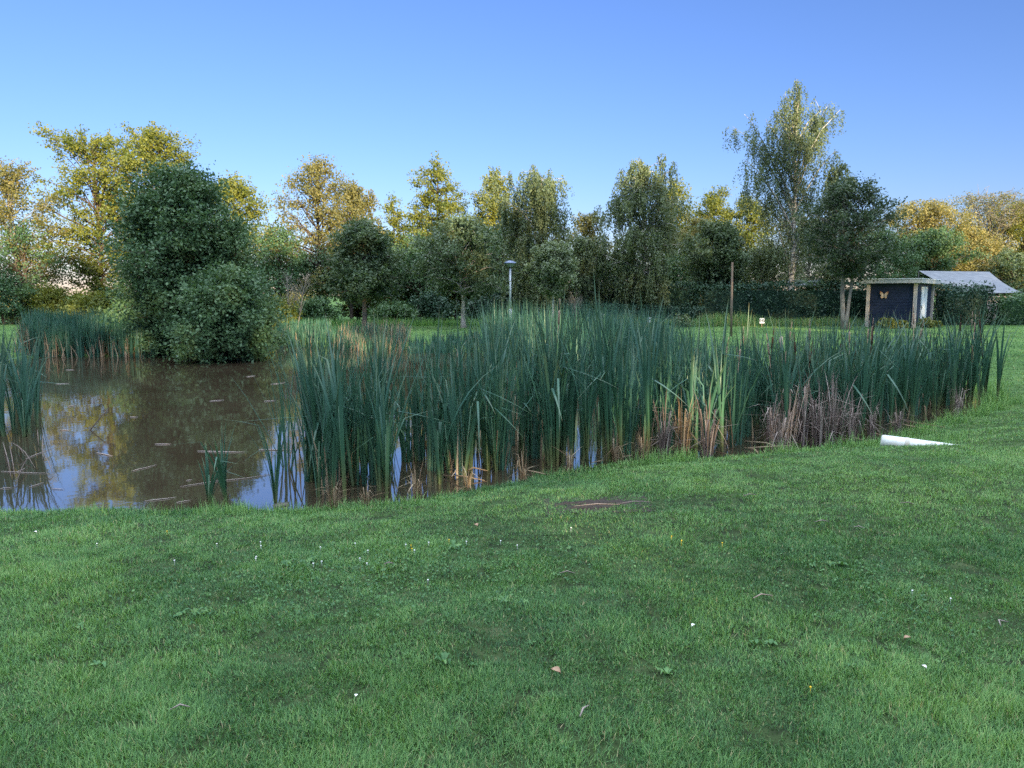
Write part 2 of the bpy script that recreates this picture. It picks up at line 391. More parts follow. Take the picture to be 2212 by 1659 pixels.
def tree(name, label, cat, u, Y, vtop, half, vbase, kind='alder', leaf='alder', bark='bark', nb=46, ncl=5, nl=34, ls=.15,
         sig=.34, tr=.13, stems=1, lean=0.0, weep=0, dens_t=None, group=None, vb=None, depth=1.0, tint0=0.0, topbias=0.0, el0=None, bare=False, arms=()):
    if Y > 30:
        nl = int(nl * 1.95); ls = ls * 1.08; sig = sig * .85
        if not bare and not weep: nb = int(nb * (1.12 if Y > 41 else .85)); nl = int(nl * (1.15 if leaf in ('alder', 'alder_warm') else 1))
    base = at(u, 700, Y); x0 = base[0]
    z0 = gz1(x0, Y) if vb is None else at(u, vb, Y)[2]
    H = at(u, vtop, Y)[2] - z0
    Rr = half / F * Y * (1.32 if Y > 44 and kind in ('cone', 'alder') else 1)
    zb = max(0.0, at(u, vbase, Y)[2] - z0)
    root = thing(name, label, cat, (x0, Y, z0), 0, group)
    mt, ml = MB(), MB()
    prof = PROF[kind]
    trunks = []
    for k in range(stems):
        off = np.array([rng.uniform(-.3, .3), rng.uniform(-.2, .2), 0]) * (stems > 1)
        tip = np.array([lean * H + (rng.uniform(-.35, .35) * Rr if stems > 1 else 0), (rng.uniform(-.3, .3) * Rr if stems > 1 else 0), H * (.97 if k == 0 else rng.uniform(.6, .9))])
        P = wobble_path(off + np.array([0, 0, -.15]), tip, 9, .05 * min(1, H / 8))
        trunks.append(P)
        rad = tr * (1 if k == 0 else .75) * np.linspace(1, .12, 9); rad[0] *= 1.25
        mt.tube(P, rad, 8)
    CL = []; TN = []
    for i in range(nb):
        t = ((i + rng.uniform(0, 1)) / nb)
        t = 1 - (1 - t) ** (.66 if kind in ('cone', 'bush') else .8)
        zz = zb + (H - zb) * t * .93
        P = trunks[i % stems]
        if zz > P[-1, 2]: P = trunks[0]
        o = np.array([np.interp(zz, P[:, 2], P[:, j]) for j in range(3)])
        az = i * 2.39996 + rng.uniform(-.5, .5)
        el = (R(5) + R(50) * t if el0 is None else el0) + rng.uniform(-.2, .2)
        L = Rr * prof(t) * (rng.uniform(.55, 1.22) if not weep else rng.uniform(.6, 1.05)) / max(.5, math.cos(el))
        L = min(L, (H - zz) * 1.1 + .5 * Rr * .6)
        dirv = np.array([math.cos(az) * math.cos(el), math.sin(az) * math.cos(el) * depth, math.sin(el)])
        if not weep and not bare:          # keep the limb inside the crown's own outline
            lim = rng.uniform(.85, 1.3)
            for _ in range(14):
                e_ = o + dirv * L; te = (e_[2] - zb) / (H - zb)
                if te < .985 and math.hypot(e_[0] - lean * H * te, e_[1] / max(depth, .1)) <= Rr * float(prof(max(te, 0))) * lim: break
                L *= .86
        start = o.copy(); start[2] -= .25 * L * math.sin(abs(el)) * .6
        start[2] = max(start[2], zb * .5)
        for j in range(2): start[j] = np.interp(start[2], P[:, 2], P[:, j])
        end = o + dirv * L
        s = np.linspace(0, 1, 6)[:, None]
        B = start + (end - start) * s + np.array([0, 0, 1.]) * (np.sin(s * math.pi) * L * (.10 if not weep else .22)) + np.cumsum(rng.normal(size=(6, 3)), 0) * .03 * L * (s > 0)
        if weep: B[:, 2] = np.minimum(B[:, 2], H * 1.0)
        mt.tube(B, tr * (.42 - .25 * t) * np.linspace(1, .18, 6), 4, cap=False)
        nc = max(2, int(round(ncl * (.5 + L / max(Rr, .1) * .6))))
        for c in range(nc):
            f = rng.uniform(.28, 1.02) if not bare else rng.uniform(.3, 1)
            bp = np.array([np.interp(f, s[:, 0], B[:, j]) for j in range(3)])
            offv = rng.normal(size=3) * np.array([1, depth, .6]) * L * .17
            tip = bp + offv
            if rng.random() < (.5 if not bare else 1): mt.tube([bp, bp + offv * .5 + np.array([0, 0, .03]), tip], [tr * .1, tr * .07, tr * .03], 3, cap=False)
            CL.append(tip); TN.append(rng.uniform(-.22, .22))
        CL.append(B[-1]); TN.append(0)
    for (au, av, sv, n_) in arms:
        n_ = int(n_ * 1.35)
        end = at(au, av, Y + rng.uniform(-1.2, 1.2)) - np.array([x0, Y, z0]); zs = at(u, sv, Y)[2] - z0
        P = trunks[0]; st = np.array([np.interp(zs, P[:, 2], P[:, j]) for j in range(3)])
        s_ = np.linspace(0, 1, 9)[:, None]; L = np.linalg.norm(end - st)
        B = st + (end - st) * s_ + np.array([0, 0, 1.]) * np.sin(s_ * math.pi) * L * .12 + np.cumsum(rng.normal(size=(9, 3)), 0) * .012 * L * (s_ > 0)
        mt.tube(B, tr * .34 * np.linspace(1, .15, 9), 5, cap=False)
        for k in range(n_):
            f = rng.uniform(.35, 1.0); bp = np.array([np.interp(f, s_[:, 0], B[:, j]) for j in range(3)])
            CL.append(bp + rng.normal(size=3) * np.array([.3, .4, .12]) * (1.1 - .5 * f)); TN.append(rng.uniform(-.2, .2))
    for k in range(5): CL.append(trunks[0][-1] + np.array([0, 0, -.22 * k])); TN.append(rng.uniform(-.2, .2))
    CL = np.array(CL); TN = np.array(TN)
    if weep:
        pts = []; tn = []
        for c, t_ in zip(CL, TN):
            for k in range(4):
                L = rng.uniform(.35, 1.0) * weep
                n = int(max(4, L * nl)); f = np.linspace(0, 1, n)
                d0 = rng.normal(size=2) * .25
                st = np.stack([c[0] + d0[0] * np.sqrt(f), c[1] + d0[1] * np.sqrt(f), c[2] + .05 - f * L], 1)
                pts.append(st + rng.normal(size=(n, 3)) * .06); tn.append(np.full(n, .5 + t_) + rng.uniform(-.2, .2, n))
        pts = np.concatenate(pts); tn = np.concatenate(tn)
        ok = pts[:, 2] > .25; pts = pts[ok]; tn = tn[ok]
        ml.leaves(pts, ls, .1, np.clip(tn + tint0, 0, 1), .6, True)
    else:
        n = nl
        # leafy shoots: every twig end carries a few, growing outward and up
        K = 6; n = max(K, int(round(n / K)) * K); m_ = n // K
        ax = np.stack([np.interp(CL[:, 2], trunks[0][:, 2], trunks[0][:, j]) for j in range(2)], 1)
        od = np.column_stack([CL[:, :2] - ax, np.zeros(len(CL))]); od /= np.linalg.norm(od, axis=1)[:, None] + .2; od[:, 2] = .45
        dr = od[:, None] + rng.normal(size=(len(CL), K, 3)) * np.array([.75, .75, .5])
        dr /= np.linalg.norm(dr, axis=2)[:, :, None]
        ln = sig * rng.uniform(1.2, 2.7, (len(CL), K, 1))
        f_ = np.linspace(.05, 1, m_)[None, None, :, None]
        st = CL[:, None, None] + rng.normal(size=(len(CL), K, 1, 3)) * sig * .28
        pts = (st + dr[:, :, None] * ln[..., None] * f_ + rng.normal(size=(len(CL), K, m_, 3)) * ls * .55).reshape(-1, 3)
        tn = (np.repeat(.5 + TN, n) + rng.uniform(-.25, .25, len(pts)))
        ok = (pts[:, 2] > .08) & (pts[:, 2] < H + .5); pts = pts[ok]; tn = tn[ok]
        ml.leaves(pts, ls, .15, np.clip(tn + tint0, 0, 1))
    mt.build('trunk', M[bark], root)
    ml.build('crown', M[leaf], root, smooth=False)
    return root

def T(*a, **k): return tree(*a, **k)
# far belt, left to right -------------------------------------------------
FB = 'sunlit trees of the belt beyond the pond'
T('birch_tree', 'thin orange-tinged birch at the far left edge of the photo', 'tree', 55, 46, 362, 105, 640, 'oval', 'alder_warm', 'bark_grey', nb=50, nl=26, ls=.13, sig=.42, stems=2, group=FB)
T('alder_tree', 'tall golden alder with bare lower trunk, taller left one behind far reed bed', 'tree', 222, 48, 300, 118, 640, 'round', 'alder', 'bark', nb=60, nl=30, sig=.42, tr=.2, group=FB, topbias=.12)
T('alder_tree', 'golden alder with the highest crown on the left, rising behind the dark pond alder', 'tree', 345, 50, 284, 100, 580, 'round', 'alder', 'bark', nb=56, nl=32, sig=.4, tr=.18, group=FB, topbias=.1)
T('alder_tree', 'leafy green alder half hidden behind the left edge of the pond alder', 'tree', 75, 45, 490, 95, 700, 'bush', 'dark', 'bark', nb=40, nl=20, ls=.12, sig=.4, stems=2, group=FB)
T('alder_tree', 'yellow-topped alder just right of the dark pond alder', 'tree', 520, 48, 384, 85, 670, 'alder', 'alder', 'bark', nb=52, nl=34, sig=.42, group=FB)
T('alder_tree', 'bronze-topped twiggy alder with dark trunk, centre of the left belt', 'tree', 690, 47, 345, 100, 640, 'alder', 'alder_warm', 'bark', nb=60, nl=25, ls=.13, sig=.4, tr=.19, group=FB, topbias=.1)
T('birch_tree', 'drooping bronze birch right of the twiggy alder', 'tree', 775, 50, 385, 62, 690, 'oval', 'alder_warm', 'bark_grey', nb=44, nl=15, ls=.14, weep=1.3, group=FB)
T('alder_tree', 'slim short pale alder in the dip of the treeline', 'tree', 858, 52, 424, 42, 690, 'cone', 'alder', 'bark', nb=40, nl=28, el0=R(12), group=FB)
T('alder_tree', 'pointed golden alder left of the street lamp, taller one of two', 'tree', 945, 52, 338, 92, 690, 'cone', 'alder', 'bark', nb=80, nl=34, sig=.36, tr=.17, group=FB, el0=R(12))
T('alder_tree', 'pointed golden alder straight behind the street lamp', 'tree', 1062, 52, 364, 84, 690, 'cone', 'alder', 'bark', nb=76, nl=36, sig=.36, tr=.17, group=FB, tint0=.06, el0=R(12))
T('birch_tree', 'weeping grey-green birch right of the street lamp', 'tree', 1172, 42, 376, 78, 640, 'oval', 'birch', 'bark_birch', nb=52, nl=15, ls=.12, weep=2.0, stems=2, tr=.14)
T('alder_tree', 'low pinkish-gold tree in the gap between the two grey birches', 'tree', 1275, 58, 462, 52, 690, 'oval', 'alder_warm', 'bark', nb=36, nl=30, group=FB)
T('birch_tree', 'dense green young birch directly right of the round-headed tree', 'tree', 1262, 44, 520, 62, 668, 'oval', 'birch', 'bark_birch', nb=40, nl=14, ls=.13, weep=1.2)
T('birch_tree', 'tall grey-green birch with a pale forked trunk behind the long hedge', 'tree', 1385, 43, 354, 84, 650, 'oval', 'birch', 'bark_birch', nb=72, nl=15, ls=.12, weep=1.4, tr=.14)
T('alder_tree', 'golden alder peeking out right of the tall grey-green birch', 'tree', 1450, 60, 390, 62, 690, 'alder', 'alder', 'bark', nb=46, nl=34, sig=.42, group=FB)
T('willow_tree', 'pale straw-gold willow low between the alders', 'tree', 1500, 57, 470, 52, 690, 'oval', 'willow', 'bark', nb=36, nl=30, group=FB)
T('alder_tree', 'dense olive-gold alder left of the tall weeping birch, nearer the middle', 'tree', 1535, 62, 413, 50, 690, 'oval', 'alder', 'bark', nb=44, nl=40, sig=.45, group=FB)
T('alder_tree', 'dense olive-gold alder partly behind the tall weeping birch', 'tree', 1605, 62, 428, 55, 690, 'oval', 'alder', 'bark', nb=44, nl=40, sig=.45, group=FB, tint0=-.06)
T('maple_tree', 'rounded bright green tree behind the hedge, left of the wooden pole', 'tree', 1545, 45, 490, 58, 640, 'oval', 'grey', 'bark', nb=48, nl=44, ls=.14, sig=.34, depth=1)
T('birch_tree', 'tallest tree of all, weeping birch with white trunk', 'tree', 1706, 44, 168, 100, 660, 'round', 'birch', 'bark_birch', nb=1, nl=13, ls=.105, weep=1.45, tr=.18,
  arms=[(1716, 176, 300, 9), (1694, 205, 320, 7), (1735, 212, 330, 8), (1708, 240, 360, 8), (1722, 270, 380, 9), (1690, 275, 400, 9), (1672, 236, 370, 9), (1655, 262, 400, 10), (1765, 236, 380, 11), (1790, 232, 390, 10), (1812, 240, 400, 10),
        (1750, 275, 400, 10), (1775, 292, 430, 10), (1590, 268, 470, 12), (1612, 258, 460, 10), (1635, 300, 450, 11), (1600, 335, 500, 10), (1665, 325, 450, 11), (1735, 330, 450, 10), (1790, 330, 460, 8), (1628, 372, 500, 11), (1680, 380, 500, 12),
        (1730, 390, 500, 11), (1650, 420, 540, 11), (1610, 410, 540, 8), (1764, 392, 520, 9), (1700, 440, 560, 11), (1660, 470, 590, 9), (1742, 450, 570, 10), (1770, 460, 580, 9), (1640, 505, 600, 9), (1690, 520, 620, 9), (1745, 515, 610, 9)])
T('maple_tree', 'dark twin-trunked tree in front of the hedge beside the shed', 'tree', 1832, 37, 390, 92, 600, 'oval', 'maple', 'bark_grey', nb=95, nl=26, ls=.11, sig=.26, stems=2, tr=.13, tint0=-.1)
T('willow_tree', 'broad sunlit pale willow behind the shed roof', 'tree', 1985, 60, 446, 92, 640, 'round', 'willow', 'bark', nb=60, nl=38, sig=.45, group=FB)
T('willow_tree', 'lower sunlit willow shoulder between shed and bare orange tree', 'tree', 2075, 62, 500, 70, 650, 'round', 'willow', 'bark', nb=44, nl=38, sig=.45, group=FB)
T('apple_tree', 'low dark spreading tree behind the shed under the sunlit willow', 'tree', 2000, 57, 508, 80, 610, 'round', 'dark', 'bark', nb=50, nl=34, ls=.14)
T('beech_tree', 'nearly bare orange-twigged tree on the right skyline', 'tree', 2120, 66, 434, 84, 600, 'vase', 'alder_warm', 'bark_grey', nb=80, ncl=9, nl=5, ls=.13, sig=.4, tr=.2, bare=True, el0=R(48))
T('oak_tree', 'sunlit olive oak at the right photo edge', 'tree', 2200, 66, 444, 75, 640, 'round', 'alder', 'bark', nb=56, nl=36, sig=.5, tint0=.1)
T('hazel_shrub', 'tall mid-green shrub beside the grey canopy at the right edge', 'shrub', 2175, 58, 545, 60, 690, 'bush', 'grey', 'bark', nb=44, nl=32, stems=3)
T('ash_tree', 'green drooping tree between the tall birch and the dark twin-trunked tree', 'tree', 1795, 43, 350, 46, 620, 'oval', 'birch', 'bark_grey', nb=30, nl=14, ls=.13, weep=1.2)
T('birch_tree', 'shaded loose green birch under the left side of the tallest birch', 'tree', 1648, 46, 540, 60, 660, 'oval', 'birch', 'bark_birch', nb=34, nl=14, ls=.12, weep=1.0)
T('birch_tree', 'green filler birch glimpsed between the tallest birch and the twin-trunked tree', 'tree', 1745, 52, 470, 62, 680, 'oval', 'birch', 'bark_grey', nb=40, nl=14, ls=.13, weep=1.1)
T('oak_tree', 'shaded round oak behind the left end of the shed roof', 'tree', 1890, 55, 505, 66, 690, 'round', 'dark', 'bark', nb=46, nl=32, sig=.42)
# lawn trees ------------------------------------------------------------------
T('linden_tree', 'linden on the lawn with a leaning reddish trunk and drooping crown', 'tree', 788, 38, 488, 76, 650, 'dome', 'grey', 'wood_brown', nb=62, nl=40, ls=.14, sig=.32, tr=.13, lean=-.02, tint0=-.18)
T('cherry_tree', 'wide grey-green lawn tree with pale forked trunk left of the lamp', 'tree', 998, 38, 478, 84, 636, 'dome', 'grey', 'wood', nb=62, nl=38, ls=.13, sig=.32, tr=.12, stems=2)
T('catalpa_tree', 'small round-headed tree with a straight pale trunk', 'tree', 1193, 35, 532, 43, 636, 'round', 'pale', 'wood', nb=60, nl=44, ls=.10, sig=.17, tr=.07)
# dark fillers of the belt ------------------------------------------------------
for (u, Y, vt, h, lab) in [
        (600, 45, 500, 62, 'dark shaded alder between the pond alder and the twiggy alder'),
        (905, 47, 520, 66, 'dark shaded tree behind the gap between linden and cherry tree'),
        (1085, 48, 500, 66, 'dark shaded tree behind the street lamp'),
        (1330, 47, 560, 50, 'dark shaded tree low between the grey birches'),
        (760, 46, 560, 60, 'dark shaded tree behind the linden'),
        (705, 48, 545, 66, 'dark shaded tree behind the two bare saplings'),
        (850, 49, 540, 62, 'dark shaded tree just right of the linden crown'),
        (985, 50, 540, 66, 'dark shaded tree behind the forked cherry tree'),
        (1455, 49, 560, 66, 'dark shaded tree right of the tall grey-green birch')]:
    T('alder_tree', lab, 'tree', u, Y, vt, h * 1.15, 640, 'bush', 'dark', 'bark', nb=38, nl=20, ls=.13, sig=.42, group='shaded trees of the belt')
# shrubs under the belt --------------------------------------------------------
for (u, Y, vt, h, lf, lab) in [
        (20, 43, 605, 75, 'dark', 'dark shrub at the left photo edge below the orange-tinged birch'),
        (115, 44, 628, 62, 'alder', 'yellow-flecked shrub left of the tall alder trunk'),
        (200, 43, 640, 60, 'alder', 'yellow-green shrub above the left end of the far reeds'),
        (285, 44, 632, 60, 'dark', 'dark shrub above the middle of the far reeds'),
        (600, 36, 655, 40, 'alder', 'low yellow-green shrub right of the pond shrub'),
        (680, 43, 655, 56, 'dark', 'low dark shrub behind the two bare saplings'),
        (850, 44, 665, 60, 'dark', 'low dark shrub right of the linden trunk'),
        (930, 45, 640, 46, 'hedge', 'blackish shrub left of the forked cherry trunk'),
        (1050, 43, 650, 48, 'hedge', 'blackish shrub between the cherry tree and the lamp pole'),
        (2205, 45, 640, 35, 'dark', 'dark shrub at the right photo edge below the canopy')]:
    T('shrub', lab, 'shrub', u, Y, vt, h, 698, 'bush', lf, 'bark', nb=24, nl=22, ls=.13, sig=.3, stems=3, tr=.05, group='shrubs below the tree belt')
# sunlit bushes in the field beyond --------------------------------------------
for k, (u, Y, vt, h, lab) in enumerate([
        (60, 82, 640, 80, 'sunlit bush seen through the trunks at the far left'),
        (240, 85, 640, 90, 'sunlit bush seen behind the tall alder trunk'),
        (640, 80, 640, 70, 'sunlit bush seen behind the bare saplings'),
        (820, 84, 615, 90, 'sunlit bush seen right of the linden trunk'),
        (930, 88, 600, 80, 'sunlit bush seen left of the cherry tree'),
        (1120, 90, 590, 80, 'sunlit bush seen just right of the lamp pole')]):
    T('bush', lab, 'bush', u, Y, vt, h, 668, 'bush', 'willow', 'bark', nb=40, nl=34, ls=.26, sig=.5, stems=3, tr=.06, group='sunlit bushes in the field beyond the belt')
# pond trees -------------------------------------------------------------------
T('alder_tree', 'big dark green multi-stemmed alder standing at the pond edge', 'tree', 398, 25.2, 376, 126, 765, 'dome', 'dark', 'bark', nb=220, ncl=8, nl=40, ls=.115, sig=.24, stems=4, tr=.11, vb=772, tint0=.05)
T('willow_tree', 'bluish green tree right of the big pond alder', 'tree', 515, 25.0, 480, 74, 765, 'heap', 'dark', 'bark', nb=90, ncl=7, nl=44, ls=.10, sig=.22, stems=3, tr=.07, vb=768, tint0=.18)
T('alder_shrub', 'dense rounded green shrub overhanging the brown water', 'shrub', 492, 22.6, 590, 104, 775, 'heap', 'dark', 'bark', nb=120, ncl=7, nl=44, ls=.11, sig=.19, stems=5, tr=.05, vb=784, tint0=.02)

# bare saplings
def sapling(u, Y, vt, lab, lean, seed):
    b = at(u, 705, Y); z0 = gz1(b[0], Y); H = at(u, vt, Y)[2] - z0
    m = MB()
    P = wobble_path(np.array([0, 0, -.1]), np.array([lean, 0, H]), 8, .03)
    m.tube(P, np.linspace(.045, .008, 8), 6)
    for i in range(22):
        t = rng.uniform(.28, .92); az = rng.uniform(0, 6.28)
        o = np.array([np.interp(t, np.linspace(0, 1, 8), P[:, j]) for j in range(3)])
        L = (1 - t) * 1.1 + .25
        d = np.array([math.cos(az) * .6, math.sin(az) * .5, 1.]) * L
        q = o + d * .6 + rng.normal(size=3) * .06; e = o + d
        m.tube([o, q, e], [.012, .008, .004], 4, cap=False)
        for k in range(2):
            e2 = q + np.array([rng.normal() * .25, rng.normal() * .2, .35]) * L; m.tube([q, e2], [.006, .003], 3, cap=False)
    o = m.build('bare_sapling', M['bark_grey'], loc=(0, 0, 0)); o.location = (b[0], Y, z0)
    tag(o, lab, 'sapling')
sapling(628, 36, 590, 'thin upright leafless sapling, slimmer left one of the bare pair', .05, 1)
sapling(641, 36, 592, 'leafless sapling leaning right, beside the slimmer bare one', .45, 2)
sapling(1240, 36, 640, 'small bare twiggy sapling before the hedge, right of the round-headed tree', -.1, 3)

# ================================================================== HEDGES
def hedge(name, label, pts, h, w, dens, ls, matn='hedge', wob=.12):
    """pts: ground polyline; volume of leaves round a dark leafy core"""
    m = MB()
    for (a, b) in zip(pts[:-1], pts[1:]):
        a = np.array(a[:2], float); b = np.array(b[:2], float); L = np.linalg.norm(b - a); d = (b - a) / L; nn = np.array([-d[1], d[0]])
        m.box([*(a + b) / 2, h * .44], [L * .9, w * .6, h * .86], math.atan2(d[1], d[0]), .05)
        n = int(dens * L * (2 * h + w))
        s = rng.uniform(-.1, L + .1, n); k = rng.uniform(0, 2 * h + w, n)
        off = np.where(k < h, -w / 2, np.where(k < 2 * h, w / 2, k - 2 * h - w / 2))
        z = np.where(k < h, k, np.where(k < 2 * h, k - h, h))
        bump = (vnoise(s, z * 1.3, .6, 3) - .5) * 2 * wob
        off = off * (1 + bump) + rng.normal(size=n) * .06
        z = z * (1 + .25 * (vnoise(s, off, 1.6, 9) - .5) * (wob / .12) * .5) + rng.normal(size=n) * .07
        xy = a + s[:, None] * d + off[:, None] * nn
        m.leaves(np.column_stack([xy, np.clip(z, .03, None)]), ls, .3, np.clip(vnoise(s, z, .25, 11) * .8 + rng.uniform(-.2, .3, n), 0, 1))
        for e_ in (0, L):
            n = int(dens * w * h * 1.2); off = rng.uniform(-w / 2, w / 2, n); z = rng.uniform(0, h, n)
            xy = a + (e_ + rng.normal(size=n) * .08)[:, None] * d + off[:, None] * nn
            m.leaves(np.column_stack([xy, np.clip(z, .03, None)]), ls, .3, rng.uniform(0, .8, n))
        # stray shoots
        ns = int(L * 5)
        ss = rng.uniform(0, L, ns)
        for q in range(3):
            xy2 = a + ss[:, None] * d + rng.uniform(-w / 2, w / 2, (ns, 1)) * nn
            m.leaves(np.column_stack([xy2, h + .08 + .07 * q + 0 * ss]), ls, .1, .7)
    o = m.build(name, M[matn], smooth=False)
    return tag(o, label, 'hedge')
A = at(1045, 690, 44.5); B_ = at(1885, 690, 42)
hedge('hedge', 'long clipped dark green hedge running behind the lawn up to the shed', [A, at(1300, 690, 45.5), at(1500, 690, 43.5), B_], 2.15, 1.0, 170, .14)
hedge('hedge', 'lower rough hedge in front of the long clipped one', [at(1050, 690, 42.5), at(1515, 690, 42)], .95, .9, 190, .13, 'hedge', .22)
hedge('hedge', 'tall shaggy dark hedge right of the shed', [at(2024, 700, 42.2), at(2122, 700, 42.5)], 2.15, 1.4, 190, .14, 'hedge', .3)
hedge('hedge', 'greener low hedge at the right photo edge', [at(2150, 700, 42), at(2330, 700, 42)], 1.5, 1.1, 190, .13, 'dark', .3)

# ================================================================== SHED
def face_dir(): pass
C0 = at(1973, 709, 38.0); C0[2] = 0
Lc = at(1872, 707, 39.3); Lc[2] = 0
d1 = (Lc - C0); L1 = np.linalg.norm(d1[:2]); d1 /= L1
d2 = np.array([-d1[1], d1[0], 0]);  d2 = d2 if d2[1] > 0 else -d2
if d2[0] < 0: d2 = -d2
d2 = np.array([abs(d1[1]), abs(d1[0]), 0])
L2 = (at(2019, 700, 40)[0] - C0[0]) / d2[0] * 1.32
SHED = thing('garden_shed', 'small black boarded shed with pale wooden posts, flat roof and white door', 'shed', tuple(C0))
M['black_board'] = noisemat('black_boards', (.010, .017, .042), (.024, .037, .078), 8, .55, (1, 1, 8), .15)
M['fascia'] = noisemat('weathered_fascia', (.33, .32, .29), (.54, .53, .50), 7, .8, (1, 1, 3), .1)
M['white_paint'] = noisemat('white_paint', (.72, .74, .76), (.80, .81, .82), 4, .45)
M['metal'] = noisemat('dark_metal', (.03, .03, .03), (.06, .06, .06), 9, .4)
HW = 2.18
def wallm(dv, L, name, skip=None):
    m = MB(); nrm = np.array([dv[1], -dv[0], 0]); 
    if nrm[1] > 0: nrm = -nrm
    rz = math.atan2(dv[1], dv[0]); nB = 14; bh = HW / nB
    for i in range(nB):
        for (a, b) in ([(0.07, L - .07)] if skip is None else [(0.07, skip[0]), (skip[1], L - .07)]):
            c = dv * (a + b) / 2 + np.array([0, 0, (i + .5) * bh]) - nrm * (.05 + .003 * (i % 2))
            m.box(c, [b - a, .03, bh - .008], rz)
    c = dv * L / 2 - nrm * .085 + np.array([0, 0, HW / 2]); m.box(c, [L - .16, .03, HW - .02], rz)
    return m.build(name, M['black_board'], SHED, smooth=False)
wallm(d1, L1, 'wall')
D0, D1 = .42 * L2, .80 * L2
D0, D1 = L2 * .36, L2 * .70
wallm(d2, L2, 'wall', (D0, D1))
for P in (np.zeros(3), d1 * L1, d2 * L2):
    m = MB(); m.box(P + np.array([0, 0, HW / 2]), [.15, .15, HW], math.atan2(d1[1], d1[0])); m.build('post', M['wood'], SHED, smooth=False)
# back walls so that it is a closed box
m = MB()
m.box(d1 * L1 + d2 * L2 / 2 + np.array([0, 0, HW / 2]), [L2 - .2, .06, HW - .04], math.atan2(d2[1], d2[0]))
m.box(d2 * L2 + d1 * L1 / 2 + np.array([0, 0, HW / 2]), [L1 - .2, .06, HW - .04], math.atan2(d1[1], d1[0]))
m.build('wall', M['black_board'], SHED, smooth=False)
m = MB(); c = d1 * L1 / 2 + d2 * L2 / 2 + np.array([0, 0, HW + .115])
m.box(c, [L1 + .62, L2 + .62, .20], math.atan2(d1[1], d1[0])); rf = m.build('roof', M['fascia'], SHED, smooth=False)
m = MB(); m.box(c + np.array([0, 0, .115]), [L1 + .66, L2 + .66, .03], math.atan2(d1[1], d1[0])); m.build('roof_edging', M['white_paint'], rf, smooth=False)
n2 = np.array([d2[1], -d2[0], 0]); n2 = n2 if n2[1] < 0 else -n2
if n2[0] < 0: n2 = np.array([abs(n2[0]), -abs(n2[1]), 0])
rz2 = math.atan2(d2[1], d2[0])
m = MB(); m.box(d2 * (D0 + D1) / 2 + np.array([0, 0, 1.03]) + n2 * -.03, [D1 - D0 - .05, .05, 2.02], rz2); door = m.build('door', M['white_paint'], SHED, smooth=False)
m = MB(); dc = d2 * (D0 + .09) + np.array([0, 0, .98]) + n2 * .01
m.box(dc, [.035, .02, .2], rz2); m.box(dc + n2 * .03 + d2 * .05, [.12, .02, .02], rz2); m.build('door_handle', M['metal'], door, smooth=False)
m = MB(); dc = d2 * (D0 + D1) / 2 + np.array([0, 0, 1.62]) + n2 * .002
m.lathe([(.0, 0), (.02, .0), (.02, .01), (0, .01)], 8, dc + np.array([0, 0, .1])); m.box(dc, [.05, .012, .12], rz2); m.box(dc + np.array([0, 0, -.12]), [.03, .012, .05], rz2)
m.build('door_sign', M['metal'], door, smooth=False)

# butterfly ornament
def butterfly():
    n1 = np.array([d1[1], -d1[0], 0]); n1 = n1 if n1[1] < 0 else -n1
    e = -d1                                   # to the right in the photo
    c = C0 + d1 * L1 * .655 + np.array([0, 0, 1.60]) + n1 * .0
    root = thing('butterfly_ornament', 'pale butterfly ornament hung on the black shed wall', 'ornament', tuple(c))
    mw, nt, p, o = mat('butterfly_wing')
    a = nt.nodes.new('ShaderNodeAttribute'); a.attribute_name = 'tint'
    r = ramp(nt, [(0, (.62, .50, .38)), (.55, (.58, .36, .20)), (.8, (.42, .14, .05)), (1, (.06, .04, .03))]); nt.links.new(a.outputs['Fac'], r.inputs[0])
    nt.links.new(r.outputs[0], p.inputs['Base Color'])
    up = [(0, .0), (.03, .09), (.12, .19), (.22, .24), (.235, .15), (.2, .04), (.13, -.02), (.17, -.06), (.16, -.15), (.10, -.19), (.03, -.13), (0, -.06)]
    tn = [0, .2, .6, 1, .8, .6, .4, .5, .6, .6, .3, 0]
    for sg in (-1, 1):
        m = MB(); V = []; tt = []
        for dz in (.0, .012):
            for (x, z), t in zip(up, tn): V.append(e * sg * x * .85 + np.array([0, 0, z * .85]) + n1 * (.015 + dz + abs(x) * .12)); tt.append(t)
            V.append(e * sg * .09 + np.array([0, 0, .02]) + n1 * (.015 + dz + .011)); tt.append(0)
        k = len(up); tri = []
        for i in range(k):
            j = (i + 1) % k
            tri += [[k, i, j], [2 * k + 1, k + 1 + j, k + 1 + i], [i, k + 1 + i, j], [j, k + 1 + i, k + 1 + j]]
        m.add(V, tri, None, tt); m.build('wing', mw, root, smooth=False)
    m = MB(); m.tube([n1 * .03 + np.array([0, 0, z]) for z in (-.1, -.04, .03, .07, .1)], [.006, .014, .016, .012, .004], 6)
    m.tube([n1 * .03 + np.array([0, 0, .09]), n1 * .05 + e * .04 + np.array([0, 0, .16])], [.003, .002], 3)
    m.tube([n1 * .03 + np.array([0, 0, .09]), n1 * .05 - e * .04 + np.array([0, 0, .16])], [.003, .002], 3)
    m.build('body', M['metal'], root)
butterfly()

